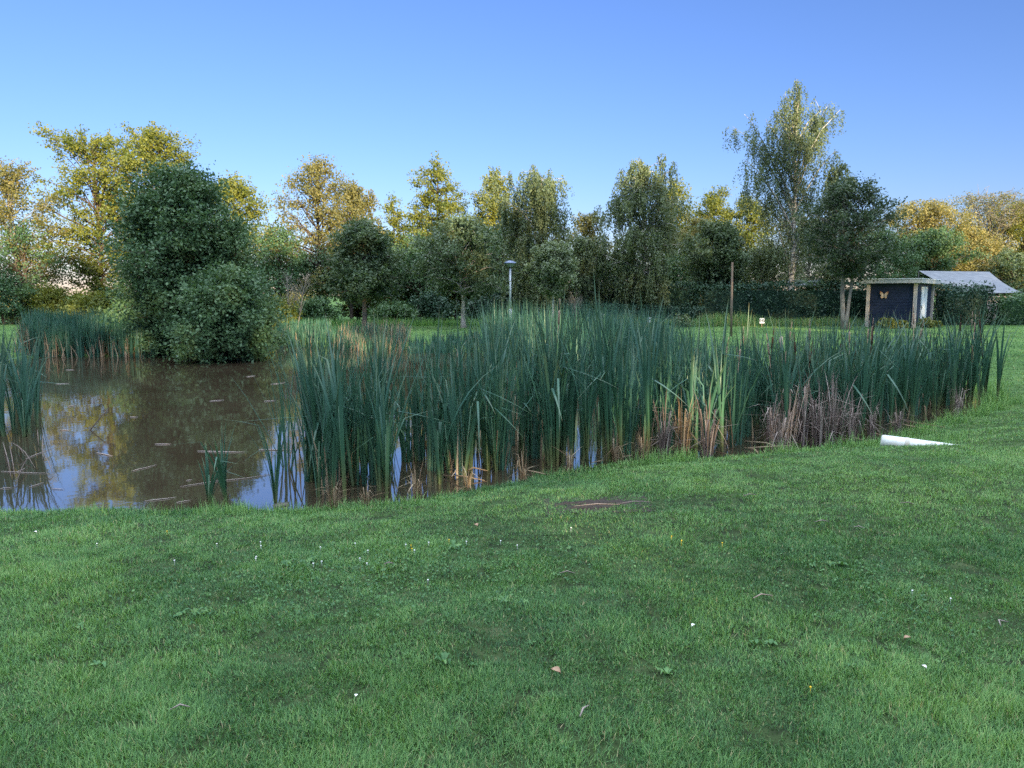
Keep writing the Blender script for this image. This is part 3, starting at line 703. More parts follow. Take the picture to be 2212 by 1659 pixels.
# plants at the foot of the shed
def leafy_plant(name, label, u, v, Y, half, h, leaf='alder', ls=.16, n=420, cat='plant', group=None):
    p = at(u, v, Y); z = gz1(p[0], Y); r = half / F * Y
    root = thing(name, label, cat, (p[0], Y, z), 0, group)
    m = MB(); q = rng.normal(size=(n, 3)); q /= np.linalg.norm(q, axis=1)[:, None]; q *= rng.uniform(.4, 1, (n, 1)); q[:, 2] = np.abs(q[:, 2])
    m.leaves(q * np.array([r, r, h]) + np.array([0, 0, .03]), ls, .5, rng.uniform(.2, 1, n)); m.build('foliage', M[leaf], root, smooth=False)
    m = MB()
    for i in range(9):
        a = rng.uniform(0, 6.28); m.tube([[0, 0, -.03], [math.cos(a) * r * .5, math.sin(a) * r * .5, h * .8]], [.012, .006], 4)
    m.build('stems', M['bark'], root)
leafy_plant('garden_plant', 'low leafy green plant against the black shed wall, nearer the butterfly', 1916, 700, 37.6, 22, .55)
leafy_plant('garden_plant', 'small leafy plant left of the near shed post', 1948, 703, 37.4, 16, .42)
leafy_plant('garden_plant', 'bright leafy plant in front of the white shed door', 2000, 703, 38.3, 20, .50)
leafy_plant('garden_plant', 'low sprawling plant at the right shed post', 2022, 706, 39.0, 12, .3)
leafy_plant('garden_plant', 'pale bushy weed clump in the long grass before the low hedge', 1472, 696, 39.5, 28, .75, 'grey', .12, 600)

# grey canopies
M['tarp'] = noisemat('grey_tarpaulin', (.12, .13, .155), (.19, .20, .225), 2.5, .6, (1, 1, 1), .25)
def canopy(label, corners, name='canopy', sag=.12, legs=True):
    P = [np.array(c) for c in corners]      # back-left, back-right, front-right, front-left
    c = sum(P) / 4; c0 = np.array([c[0], c[1], 0])
    root = thing(name, label, 'canopy', tuple(c0))
    m = MB(); n = 14; g = []
    for i in range(n + 1):
        for j in range(n + 1):
            a, b = i / n, j / n
            p = (P[0] * (1 - a) + P[1] * a) * (1 - b) + (P[3] * (1 - a) + P[2] * a) * b
            p = p + np.array([0, 0, -sag * math.sin(math.pi * b) * (1 - .6 * abs(math.sin(a * math.pi * 3)))])
            g.append(p - c0)
    g = np.array(g); i = (np.arange(n)[:, None] * (n + 1) + np.arange(n)[None])
    q = np.stack([i, i + 1, i + n + 2, i + n + 1], -1).reshape(-1, 4)
    m.add(g, None, q); m.add(g + np.array([0, 0, -.02]), None, q[:, ::-1]); m.build('roof', M['tarp'], root)
    for p in P:
        m = MB(); m.tube([[*(p - c0)[:2], -.05], p - c0 - np.array([0, 0, .03])], [.04, .04], 8); m.build('pole', M['metal'], root)
canopy('grey tarpaulin canopy roof sloping down right of the shed', [at(1985, 585, 52), at(2137, 587, 52), at(2207, 632, 46), at(2092, 634, 46)])
canopy('low grey tarpaulin roof just showing above the hedge left of the shed', [at(1690, 604, 52), at(1812, 604, 52), at(1820, 616, 48), at(1684, 616, 48)])
# pale wall under the canopy
p = at(2142, 665, 45); m = MB(); m.box([0, 0, .75], [2.0, .15, 1.5]); m.box([0, 0, 1.53], [2.1, .25, .06]); o = m.build('garden_wall', noisemat('pale_brick', (.28, .22, .2), (.45, .38, .35), 10, .9, (1, 1, 2), .2), smooth=False); o.location = (p[0], 45, 0)
tag(o, 'pale low wall glimpsed below the grey canopy', 'wall')

# ================================================================== LAMP, POLE, SIGNS, PIPE
def lamp():
    p = at(1102, 700, 38); z0 = gz1(p[0], 38)
    H = at(1102, 562, 38)[2] - z0
    root = thing('street_lamp', 'grey-white street lamp with shallow cap and glass bowl', 'street lamp', (p[0], 38, z0))
    gp = noisemat('pole_paint', (.62, .64, .68), (.74, .76, .80), 5, .5)
    m = MB(); m.tube([[0, 0, .9], [0, 0, H - .38]], [.062, .05], 14); m.build('pole', gp, root)
    m = MB(); m.tube([[0, 0, -.1], [0, 0, .86], [0, 0, .9]], [.078, .078, .066], 14); b = m.build('pole_base', gp, root)
    m = MB(); m.box([0, -.08, .6], [.07, .012, .22]); m.build('hatch', gp, b, smooth=False)
    m = MB(); m.tube([[0, 0, H - .40], [0, 0, H - .36], [0, 0, H - .34]], [.06, .08, .08], 14); m.build('collar', M['metal'], root)
    bm_, nt, pp, o = mat('lamp_bowl'); pp.inputs['Base Color'].default_value = (.42, .45, .45, 1); pp.inputs['Roughness'].default_value = .25
    m = MB(); m.lathe([(.09, H - .335), (.15, H - .30), (.26, H - .175), (.29, H - .165), (.0, H - .165)], 24); m.build('lamp_bowl', bm_, root)
    cp = noisemat('lamp_cap', (.16, .20, .32), (.22, .26, .38), 5, .35)
    m = MB(); m.lathe([(0, H - .155), (.31, H - .155), (.31, H - .14), (.24, H - .09), (.13, H - .03), (.05, H - .02), (.0, H)], 24); m.build('lamp_cap', cp, root)
lamp()
p = at(1578, 690, 30); z0 = gz1(p[0], 30); H = at(1578, 567, 30)[2] - z0
m = MB(); m.tube([[.05, 0, -.2], [.02, 0, H * .5], [0, 0, H - .03], [0, 0, H]], [.047, .043, .038, .033], 12)
o = m.build('wooden_pole', M['wood_brown']); o.location = (p[0], 30, z0); tag(o, 'tall bare brown wooden pole standing on the lawn', 'pole')

INK = noisemat('sign_ink', (.02, .025, .03), (.03, .035, .04), 5, .6)
def sign(label, u, v, Y, w, h, rot, text):
    p = at(u, v, Y); z0 = gz1(p[0], Y); zc = p[2] - z0
    root = thing('plot_sign', label, 'sign', (p[0], Y, z0), 0)
    m = MB(); m.box([0, .03, (zc + h * .3) / 2], [.035, .035, zc + h * .3]); m.build('stake', M['wood_brown'], root, smooth=False)
    m = MB(); m.box([0, 0, 0], [w, .02, h]); pn = m.build('panel', M['white_paint'], root, smooth=False)
    pn.location = (0, 0, zc); pn.rotation_euler = (0, rot, 0)
    cu = bpy.data.curves.new('number', 'FONT'); cu.body = text; cu.size = h * .72; cu.align_x = 'CENTER'; cu.align_y = 'CENTER'; cu.extrude = .002; cu.offset = .004
    cu.materials.append(INK)
    tf = bpy.data.objects.new('number_source', cu); COL.objects.link(tf)
    bpy.context.view_layer.update()
    tm = bpy.data.meshes.new_from_object(tf.evaluated_get(bpy.context.evaluated_depsgraph_get()))
    bpy.data.objects.remove(tf)
    t = bpy.data.objects.new('number', tm); COL.objects.link(t); t.parent = pn; t.location = (0, -.014, 0); t.rotation_euler = (R(90), 0, 0)
sign('white plot sign tilted and showing above the middle of the reeds', 1299, 686, 30, .16, .34, .25, '5\n4')
sign('white plot sign on a short stake before the low hedge', 1402, 691, 38, .20, .24, 0, '7')
sign('white plot sign with three digits in the long grass below the hedge', 1646, 693, 39, .25, .25, 0, '545')

# white pipe half sunk in the grass
def pipe():
    a = hit(1906, 950, -.12); b = hit(2062, 957, -.10)
    a[2] = gz1(a[0], a[1]) + .055; b = b + (b - a) * .10; b[2] = gz1(b[0], b[1]) - .085
    root = thing('drain_pipe', 'white plastic drain pipe half sunk in the grass at the reed edge', 'pipe', tuple(a))
    pm = noisemat('white_plastic', (.46, .46, .42), (.76, .77, .75), 9, .4)
    d = b - a; L = np.linalg.norm(d); d /= L
    m = MB(); m.tube([-d * .0, d * .02, d * L], [.080, .083, .083], 20, cap=False); m.tube([d * L, d * .02, d * .0], [.074, .074, .074], 20, cap=False)
    m.build('tube', pm, root)
    m = MB(); m.tube([d * .235, d * .245, d * .275, d * .285], [.0835, .089, .089, .0835], 20, cap=False); m.build('coupling', noisemat('stained_plastic', (.35, .3, .24), (.6, .58, .52), 9, .5), root)
    m = MB(); m.tube([-d * .018, -d * .01, d * .012], [.06, .076, .081], 20); m.build('end_cap', pm, root)
pipe()
# stone in the water
def stone(u, v, label, s):
    p = hit(u, v, WZ); m = MB()
    th = np.linspace(0, math.pi, 8); pr = [(math.sin(t) * s * .5, math.cos(t) * s * .16) for t in th]
    m.lathe(pr, 14); V = m.v[0].copy(); V += (np.stack([vnoise(V[:, 0], V[:, 1], .04, 4), vnoise(V[:, 1], V[:, 2], .04, 6), vnoise(V[:, 0], V[:, 2], .05, 8)], 1) - .5) * s * .2
    m.v[0] = V; o = m.build('stone', noisemat('wet_stone', (.035, .03, .025), (.12, .10, .08), 30, .5, bump=.4)); o.location = p; tag(o, label, 'stone')
stone(607, 1091, 'dark wet stone lying in the shallow water by the reeds', .17)

# ================================================================== CATTAILS
def leaf_ribbon(m, base, az, L, w, tilt, curl, kink=None, tint=None, seg=8):
    h = np.array([math.cos(az), math.sin(az), 0]); sd = np.array([-h[1], h[0], 0])
    tw = rng.uniform(-.8, .8)
    p = np.array(base, float); V = []; TT = []
    for i in range(seg + 1):
        f = i / seg
        a = tilt * (.15 + .85 * f) + curl * f * f
        if kink and f > kink[0]: a += kink[1]
        ww = w * .5 * (min(1, .55 + f * 2) if f < .3 else 1) * (1 - max(0, (f - .45) / .55) ** 1.8)
        t_ = tw * f; s2 = sd * math.cos(t_) + h * math.sin(t_); n2 = h * math.cos(t_) - sd * math.sin(t_)
        V += [p - s2 * ww, p + n2 * ww * .35, p + s2 * ww]
        tv = (f if tint is None else tint); TT += [tv] * 3
        p = p + (h * math.sin(a) + np.array([0, 0, 1.]) * math.cos(a)) * (L / seg)
    q = []
    for i in range(seg):
        o = i * 3; q += [[o, o + 1, o + 4, o + 3], [o + 1, o + 2, o + 5, o + 4]]
    m.add(V, None, q, TT)
def cattail_mesh(H, nleaf, spread=1.0, young=False):
    m = MB()
    f0 = rng.uniform(0, 6.28)
    for k in range(nleaf):
        az = f0 + (k % 2) * math.pi + rng.normal() * .45
        L = H * rng.uniform(.72, 1.08)
        r0 = rng.uniform(.0, .014)
        kink = (rng.uniform(.5, .8), rng.uniform(.7, 2.2)) if rng.random() < .17 else None
        leaf_ribbon(m, [math.cos(az) * r0, math.sin(az) * r0, 0], az, L, rng.uniform(.024, .038), abs(rng.normal()) * .18 * spread + .03, abs(rng.normal()) * .28 * spread, kink)
    if not young: m.tube([[0, 0, -.2], [0, 0, .3], [.01, 0, H * .5]], [.021, .016, .006], 6, [*([.02] * 6), *([.16] * 6), *([.35] * 6), .02, .35])
    return m
KEEP = []
def proto(fn, n, name, matn):
    out = []
    for i in range(n):
        o = fn().build(name, M[matn]); out.append(o.data); bpy.data.objects.remove(o)
    return out
CM = proto(lambda: cattail_mesh(1.85, int(rng.integers(7, 11))), 26, 'cattail', 'cattail')
# dry clumps
def dry_mesh(H, n, spread):
    m = MB()
    for k in range(n):
        az = rng.uniform(0, 6.28); r0 = rng.uniform(0, .1)
        kink = (rng.uniform(.35, .75), rng.uniform(.8, 2.4)) if rng.random() < .55 else None
        leaf_ribbon(m, [math.cos(az) * r0, math.sin(az) * r0, -.05], az, H * rng.uniform(.4, 1.1), rng.uniform(.010, .022), abs(rng.normal()) * .22 * spread, abs(rng.normal()) * .3, kink, rng.uniform(0, 1))
    return m
DM = proto(lambda: dry_mesh(.95, 34, 1.1), 5, 'dry_cattail_clump', 'straw')
DG = proto(lambda: dry_mesh(1.05, 46, 1.2), 5, 'dry_cattail_clump', 'straw_grey')
# seed heads: brown spike with thin tip; shared meshes
BROWN = noisemat('brown_seed_head', (.035, .018, .010), (.075, .04, .022), 60, .95)
TAN = noisemat('weathered_seed_head', (.20, .13, .09), (.36, .26, .19), 60, .95)
FLUFF = noisemat('fluffy_seed_head', (.30, .25, .22), (.48, .42, .36), 40, 1.0, bump=.6)
def head_mesh(mt_, kind):
    m = MB()
    if kind == 'fluff':
        m.tube([[0, 0, 0], [0, 0, .02], [.01, 0, .08], [-.005, 0, .14], [.01, .0, .2], [0, 0, .23]], [.004, .018, .03, .034, .026, .006], 9)
    else:
        m.tube([[0, 0, -.5], [0, 0, 0]], [.005, .0045], 5)
        m.tube([[0, 0, 0], [0, 0, .012], [0, 0, .15], [0, 0, .165]], [.004, .0125, .0125, .004], 9)
        m.tube([[0, 0, .165], [.003, 0, .22], [.006, 0, .30]], [.004, .007, .003], 6)
    o = m.build('seed_head', mt_); d = o.data; bpy.data.objects.remove(o); return d
HEADS = [head_mesh(BROWN, 'b'), head_mesh(TAN, 'b'), head_mesh(FLUFF, 'fluff')]
PL = {'cattail in the big stand along the near bank': 0}
GRP = 'green cattails of the big stand along the near bank'
count = [0]
def cattail(x, y, rz, s, lab, grp, head=None, me=None, sz=1.0, name='cattail'):
    o = bpy.data.objects.new(name, me or random.choice(CM)); COL.objects.link(o)
    z = max(gz1(x, y), WZ - .22)
    o.location = (x, y, z); o.rotation_euler = (rng.normal() * .05, rng.normal() * .05, rz); o.scale = (sz, sz, s)
    tag(o, lab, 'cattail', grp); count[0] += 1
    if head is not None:
        h = bpy.data.objects.new('seed_head', HEADS[head]); COL.objects.link(h); h.parent = o
        k_ = .7 if head == 2 else 1; h.scale = (k_ / sz, k_ / sz, k_ / s)
        h.location = (0, 0, rng.uniform(1.42, 1.62)); h.rotation_euler = (rng.normal() * .07, rng.normal() * .07, 0)
    return o
def edge_pt(f):
    """point on the near waterline between photo columns 640..2150, and the inward direction"""
    P = NEARP[3:]; seg = np.linalg.norm(np.diff(P, axis=0), axis=1); cs = np.concatenate([[0], np.cumsum(seg)]); 
    s = f * cs[-1]; i = min(len(seg) - 1, int(np.searchsorted(cs, s) - 1)); i = max(i, 0)
    t = (s - cs[i]) / seg[i]; p = P[i] + (P[i + 1] - P[i]) * t
    e = (P[i + 1] - P[i]) / seg[i]; n = np.array([-e[1], e[0]])
    return p, n, cs[-1]
LAB = {None: 'green cattail without a seed head in the big stand along the near bank',
       0: 'cattail carrying a dark brown seed head in the big near stand',
       1: 'cattail carrying a weathered tan seed head in the big near stand'}
spots = []
N_FRONT = 246
k = 0
while len(spots) < N_FRONT:
    f = rng.uniform(.022, 1.0); p, n, L = edge_pt(f)
    q = p + n * ((.08 if f < .9 else -.15) + 1.75 * rng.uniform(0, 1) ** .9 * (1 - .25 * (f > .9)))
    # tufted spacing
    if vnoise(np.array([q[0]]), np.array([q[1]]), .35, 21)[0] < .30: continue
    uu = CX + F * q[0] / q[1]
    if 1515 < uu < 1560 and rng.random() < .55: continue
    spots.append((q[0], q[1], uu, f))
for (x, y, uu, f) in spots:
    hd = None
    if uu > 1540 and rng.random() < .20: hd = 0 if rng.random() < .55 else 1
    elif uu > 1150 and rng.random() < .03: hd = 1
    s = rng.uniform(.74, 1.12) * (1.05 if 1000 < uu < 1450 else .95)
    cattail(x, y, rng.uniform(0, 6.28), s, LAB[hd], {None: GRP, 0: 'cattails with brown seed heads', 1: 'cattails with tan seed heads'}[hd], hd)
p = at(1691, 760, 10.4); cattail(p[0], p[1], 0, .9, 'cattail with a burst fluffy white seed head in the right part of the near stand', None, 2)
# left clump, stragglers
for i in range(46):
    u = rng.uniform(-130, 92); p = hit(u, rng.uniform(880, 950), WZ)
    cattail(p[0], p[1], rng.uniform(0, 6.28), rng.uniform(.72, 1.0), 'green cattail in the clump at the left photo edge', 'cattails of the clump at the left photo edge')
for (u, v, s, lab) in [(595, 1088, .62, 'slim lone cattail standing in water left of the big stand'), (452, 1100, .36, 'short light green cattail shoot at the grass edge, thinner one of two'),
                       (492, 1104, .48, 'short dark green cattail shoot at the grass edge, fuller one of two')]:
    p = hit(u, v, WZ); cattail(p[0], p[1], rng.uniform(0, 6), s, lab, None, me=CM[3], sz=.8)
# dry clumps in the stand
def dry(u, v, s, lab, grp=None):
    p = hit(u, v + 8, WZ + .05); o = bpy.data.objects.new('dry_cattail_clump', random.choice(DG if (grp == GD or s in (.8, .85)) else DM)); COL.objects.link(o)
    o.location = (p[0], p[1], WZ); o.rotation_euler = (0, 0, rng.uniform(0, 6.28)); o.scale = (s, s, s); tag(o, lab, 'dry reeds', grp)
GD = 'tangled dead cattail clumps in the right half of the near stand'
dry(1475, 962, .95, 'sunlit straw-yellow dead cattail clump in the middle of the near stand')
dry(1435, 968, .8, 'pinkish dead cattail clump left of the sunlit straw-yellow one')
dry(1530, 970, .85, 'drooping grey-brown dead cattail clump right of the sunlit one')
GD = 'tangled dead cattail clumps in the right half of the near stand'
for (u, v, s) in [(1665, 945, .8), (1700, 950, .95), (1735, 945, 1.0), (1770, 948, 1.0), (1800, 946, .95), (1840, 940, .8), (1685, 958, .6), (1880, 938, .6), (1760, 925, 1.0), (1940, 925, .5), (2070, 890, .6)]:
    dry(u, v, s, 'tangled pinkish-brown dead cattail clump in the right half of the near stand', GD)
GE = 'small dead cattail remains at the foot of the left half of the near stand'
for (u, v, s) in [(720, 1085, .4), (790, 1080, .35), (900, 1065, .45), (1010, 1045, .4), (1130, 1025, .4), (1230, 1008, .45), (1330, 985, .5), (1390, 985, .5)]:
    dry(u, v, s, 'small dead cattail remains at the foot of the left half of the near stand', GE)

# every farther or hidden cattail: one mass
def far_reeds():
    m = MB(); md = MB()
    def bed(pts, H, nleaf, w, dn=0, dh=.8):
        for (x, y) in pts:
            z = max(gz1(x, y), WZ - .1)
            n = nleaf
            b = np.repeat([[x, y, z]], n, 0) + rng.normal(size=(n, 3)) * np.array([.03, .03, 0])
            hh = H * rng.uniform(.7, 1.1, n)
            m.blades(b, rng.uniform(0, 6.28, n), abs(rng.normal(size=n)) * .13, hh, w, rng.uniform(.35, .75, n), 4, abs(rng.normal(size=n)) * .3)
            if dn and rng.random() < dn:
                b2 = np.repeat([[x, y, z]], 4, 0) + rng.normal(size=(4, 3)) * np.array([.08, .08, 0])
                md.blades(b2, rng.uniform(0, 6.28, 4), abs(rng.normal(size=4)) * .2, dh * rng.uniform(.5, 1.1, 4), w, rng.uniform(.2, 1, 4), 3, abs(rng.normal(size=4)) * .4)
    def scatter(n, poly_u, vv, D0=0, D1=1):
        out = []
        for i in range(n):
            u = rng.uniform(*poly_u); v = rng.uniform(*vv); p = hit(u, v, WZ); out.append((p[0], p[1]))
        return out
    bed(scatter(560, (60, 330), (757, 772)), 1.2, 7, .035, .5, .75)
    bed(scatter(90, (45, 110), (760, 772)), .9, 6, .03, .9, .9)
    bed(scatter(200, (600, 715), (741, 751)), .75, 6, .035, .25, .6)
    bed(scatter(130, (715, 830), (744, 755)), .6, 6, .03, .2, .6)
    bed(scatter(150, (740, 880), (744, 757)), .75, 5, .03, .9, .8)
    bed(scatter(220, (880, 1060), (752, 764)), .45, 7, .03, .1, .4)
    bed(scatter(330, (1050, 1330), (785, 845)), 1.85, 8, .026, .25, .8)
    bed(scatter(170, (1290, 1450), (790, 850)), 1.7, 8, .026, .3, .8)
    bed(scatter(60, (1430, 1500), (800, 860)), 1.45, 7, .024, .3, .8)
    bed(scatter(45, (1490, 1590), (805, 865)), 1.2, 6, .024, .3, .8)
    bed(scatter(150, (1120, 1330), (772, 790)), 1.2, 6, .03, .9, 1.15)
    # rear of the near stand
    pts = []
    for i in range(240):
        p_, n_, L = edge_pt(rng.uniform(.02, 1)); q_ = p_ + n_ * rng.uniform(.5, 2.2); pts.append((q_[0], q_[1]))
    bed(pts, 1.62, 7, .024, .3, .75)
    o = m.build('cattails', M['cattail'], smooth=False); o['kind'] = 'stuff'
    o['label'] = 'farther cattail beds round the pond and the crowded rear of the near stand'; o['category'] = 'cattails'
    o2 = md.build('dry_reeds', M['straw'], smooth=False); o2['kind'] = 'stuff'
    o2['label'] = 'dead straw-coloured reed leaves standing among the cattail beds'; o2['category'] = 'dry reeds'
far_reeds()

# fallen stalks on the water
def fx(zx, zy): return zx * .2865, 691.2 + .2865 * zy
STALKS = [(1490, 988, 1845, 995), (1950, 978, 2200, 978), (1360, 1255, 2120, 1150), (990, 1140, 1180, 1090), (1090, 1365, 1330, 1335), (1330, 1375, 1440, 1357),
          (730, 1000, 850, 1025), (980, 730, 1040, 733), (1170, 935, 1290, 935), (1580, 612, 1690, 602), (1860, 428, 1925, 420), (510, 655, 570, 640), (195, 1045, 380, 975),
          (10, 1140, 370, 1155), (130, 1145, 190, 1115), (420, 482, 525, 478), (1610, 1140, 1735, 1132), (390, 1270, 485, 1275), (220, 1260, 330, 1225), (500, 375, 560, 377),
          (1405, 1210, 1450, 1203), (0, 1270, 100, 1260), (1990, 612, 2080, 606), (2040, 485, 2160, 470), (450, 830, 520, 830)]
for i, (a, b, c, d) in enumerate(STALKS):
    P, Q = hit(*fx(a, b), WZ + .006), hit(*fx(c, d), WZ + .006)
    m = MB(); mid = (P + Q) / 2; L = np.linalg.norm(Q - P); n_ = np.array([-(Q - P)[1], (Q - P)[0], 0]) / L
    w = .0042 + .003 * (P[1] > 9)
    pts = [P, P * .7 + Q * .3 + n_ * rng.normal() * .03 * L, P * .35 + Q * .65 + n_ * rng.normal() * .03 * L, Q]
    m.tube([p_ - mid for p_ in pts], [w * .6, w, w * .9, w * .4], 5, rng.uniform(.75, 1))
    o = m.build('floating_stalk', M['straw_grey']); o.location = mid
    tag(o, 'pale dead reed stalk floating on the open brown water', 'stalk', 'dead reed stalks floating on the open water')
# dead leaves and stalks trailing off the left clump into the water
for i in range(13):
    u, v = rng.uniform(-40, 100), rng.uniform(945, 1010); P = hit(u, v, WZ); P[2] += rng.uniform(.02, .2)
    Q = hit(u + rng.uniform(-60, 60), v + rng.uniform(5, 70), WZ + .008); m = MB()
    mid = (P + Q) / 2; m.tube([P - mid, (P + Q) / 2 + np.array([0, 0, .04]) - mid, Q - mid], [.003, .005, .002], 5, rng.uniform(0, .7)); o = m.build('fallen_stalk', M['straw_grey']); o.location = mid
    tag(o, 'dead stalk trailing into the water below the left cattail clump', 'stalk', 'dead stalks trailing below the left cattail clump')
for i in range(22):
    f = rng.uniform(.05, .72); p_, n_, L = edge_pt(f); q = p_ + n_ * rng.uniform(-.1, .6); a = rng.uniform(0, 6.28); l = rng.uniform(.2, .7)
    a = rng.uniform(0, 6.28)
    m = MB(); d = np.array([math.cos(a), math.sin(a), 0]) * l / 2
    m.tube([-d, np.array([0, 0, rng.uniform(0, .08)]), d + np.array([0, 0, rng.uniform(0, .1)])], [.005, .009, .004], 5, rng.uniform(0, .9)); o = m.build('fallen_stalk', M['straw'])
    o.location = (q[0], q[1], max(gz1(q[0], q[1]) + .02, WZ + .015)); tag(o, 'broken brown reed stalk lying at the foot of the near stand', 'stalk', 'broken reed stalks at the foot of the near stand')
# twig sticking out of the water
P = hit(*fx(655, 835), WZ); m = MB(); E = at(*fx(825, 662), P[1] + .3)
m.tube([np.array([0, 0, -.05]), (E - P) * .5 + np.array([.03, 0, .02]), E - P], [.011, .008, .004], 5); o = m.build('twig', M['bark']); o.location = P; tag(o, 'thin dark twig slanting out of the open water', 'twig')

# ================================================================== GRASS
SOIL = [hit(1280, 1082), hit(1300, 1076), hit(1262, 1093), hit(1330, 1073)]
def soil_mask(x, y):
    m_ = np.zeros(np.shape(x))
    for (u, v, rx, ry) in [(1275, 1080, .28, .06), (1305, 1077, .2, .06), (1272, 1093, .17, .045), (1300, 1090, .12, .05)]:
        p_ = hit(u, v, -.03); m_ = np.maximum(m_, 1 - np.hypot((x - p_[0]) / rx, (y - p_[1]) / ry))
    return m_
def grass():
    m = MB()
    def zone(y0, y1, n, h, w, marg=1.16, nseg=2, xlim=None):
        y = np.sqrt(rng.uniform(y0 * y0, y1 * y1, n)); hw = .665 * marg
        x = rng.uniform(-1, 1, n) * hw * y
        d = pond_d(x, y) + (vnoise(x, y, .5, 5) - .5) * .22
        cl = vnoise(x, y, .13, 31) * .5 + vnoise(x, y, .5, 32) * .5           # clumps
        big = vnoise(x, y, 1.6, 33) * .6 + vnoise(x, y, .6, 34) * .4
        thin = vnoise(x, y, .09, 35) * .7 + vnoise(x, y, .18, 36) * .3
        keep = (d > .0) & (soil_mask(x, y) < .25) & ((thin > .30) | (rng.random(n) < .3))
        x, y, d, cl, big = x[keep], y[keep], d[keep], cl[keep], big[keep]; n = len(x)
        z = gz(x, y)
        edge = np.clip(1 - d / .45, 0, 1)
        H = h * (.4 + 1.2 * cl) * rng.uniform(.6, 1.25, n) * (1 + 2.2 * edge * rng.random(n))
        az = vnoise(x, y, .25, 36) * 8 + rng.normal(size=n) * 1.7
        tilt = np.abs(rng.normal(.6, .4, n)); 
        tint = np.clip(-.03 + .7 * big + .5 * (cl - .5) + rng.normal(size=n) * .2, 0, .86)
        dry_ = rng.random(n) < .05; tint[dry_] = rng.uniform(.88, 1, dry_.sum())
        m.blades(np.stack([x, y, z - .004], 1), az, tilt, H, w * rng.uniform(.7, 1.3, n), tint, nseg, .5)
    zone(1.7, 3.2, 180000, .036, .0036)
    zone(3.2, 5.0, 220000, .033, .0042)
    zone(5.0, 8.0, 230000, .032, .0055)
    zone(8.0, 13.0, 150000, .034, .009)
    zone(13, 22, 110000, .042, .016)
    zone(22, 46, 110000, .05, .03, nseg=2)
    o = m.build('grass', M['grass'], smooth=False); o['kind'] = 'stuff'
    o['label'] = 'short mown green lawn grass'; o['category'] = 'grass'
    # long grass along the hedge, the far bank and the near waterline
    m = MB()
    n = 9000; u = rng.uniform(1040, 1872, n); Y = rng.uniform(39.6, 41.4, n); x = (u - CX) / F * Y
    m.blades(np.stack([x, Y, 0 * x], 1), rng.uniform(0, 6.28, n), np.abs(rng.normal(size=n)) * .2, rng.uniform(.2, .62, n) * (.5 + vnoise(x, Y, 1.5, 41)), .028, np.where(rng.random(n) < .3, .93, rng.uniform(.05, .6, n)), 3, .4)
    n = 3500; u = rng.uniform(560, 1060, n); Y = rng.uniform(40.5, 42.5, n); x = (u - CX) / F * Y
    m.blades(np.stack([x, Y, 0 * x], 1), rng.uniform(0, 6.28, n), np.abs(rng.normal(size=n)) * .2, rng.uniform(.15, .5, n), .03, rng.uniform(.1, .8, n), 3, .4)
    n = 6000; i = rng.integers(0, len(POND), n); t = rng.random(n); a = POND[i]; b = POND[(i + 1) % len(POND)]; p_ = a + (b - a) * t[:, None] + rng.normal(size=(n, 2)) * .12
    ok = (p_[:, 1] > 13) & (CX + F * p_[:, 0] / p_[:, 1] > 640); p_ = p_[ok]; n = len(p_)
    m.blades(np.column_stack([p_, np.maximum(gz(p_[:, 0], p_[:, 1]), WZ)]), rng.uniform(0, 6.28, n), np.abs(rng.normal(size=n)) * .3, rng.uniform(.12, .42, n), .02, rng.uniform(.2, .9, n), 3, .5)
    # tufts on the near bank
    for (u, v, k, hh) in [(475, 1102, 70, .16), (505, 1104, 60, .14), (340, 1106, 40, .12), (200, 1108, 40, .11), (620, 1100, 60, .14), (860, 1085, 60, .13), (1400, 998, 120, .2), (1440, 1000, 120, .18), (1480, 996, 120, .2),
                          (1700, 975, 90, .2), (1830, 962, 90, .2), (1880, 962, 90, .14), (1960, 962, 90, .13), (2010, 958, 90, .10), (2060, 955, 140, .14), (1985, 930, 120, .22), (2060, 905, 160, .25), (2110, 890, 160, .28), (2150, 880, 160, .25), (2190, 870, 120, .22), (1930, 945, 100, .2)]:
        p_ = hit(u, v, -.2); x = p_[0] + rng.normal(size=k) * .11; y = p_[1] + rng.normal(size=k) * .07
        m.blades(np.stack([x, y, gz(x, y)], 1), rng.uniform(0, 6.28, k), np.abs(rng.normal(size=k)) * .35, rng.uniform(.5, 1.2, k) * hh, .006, rng.uniform(.3, .85, k), 3, .5)
    o = m.build('long_grass', M['grass'], smooth=False); o['kind'] = 'stuff'
    o['label'] = 'unmown long grass along the hedge foot and the pond banks'; o['category'] = 'grass'
grass()
# bare soil
def soil():
    m = MB()
    c = hit(1290, 1083, -.03); g = 44
    X, Y = np.meshgrid(np.linspace(-.42, .42, g), np.linspace(-.3, .3, g)); X = X + c[0]; Y = Y + c[1]
    msk = soil_mask(X, Y)
    Z = gz(X, Y) + np.clip(msk, -.3, .25) * .06 + (vnoise(X, Y, .03, 51) - .5) * .014
    i = (np.arange(g - 1)[:, None] * g + np.arange(g - 1)[None]); q = np.stack([i, i + 1, i + g + 1, i + g], -1).reshape(-1, 4)
    m.add(np.stack([X, Y, Z], -1), None, q); o = m.build('soil', noisemat('bare_soil', (.018, .013, .01), (.055, .04, .032), 60, .95, bump=.5))
    o['kind'] = 'stuff'; o['label'] = 'bare dark soil where the turf is worn away'; o['category'] = 'soil'
soil()
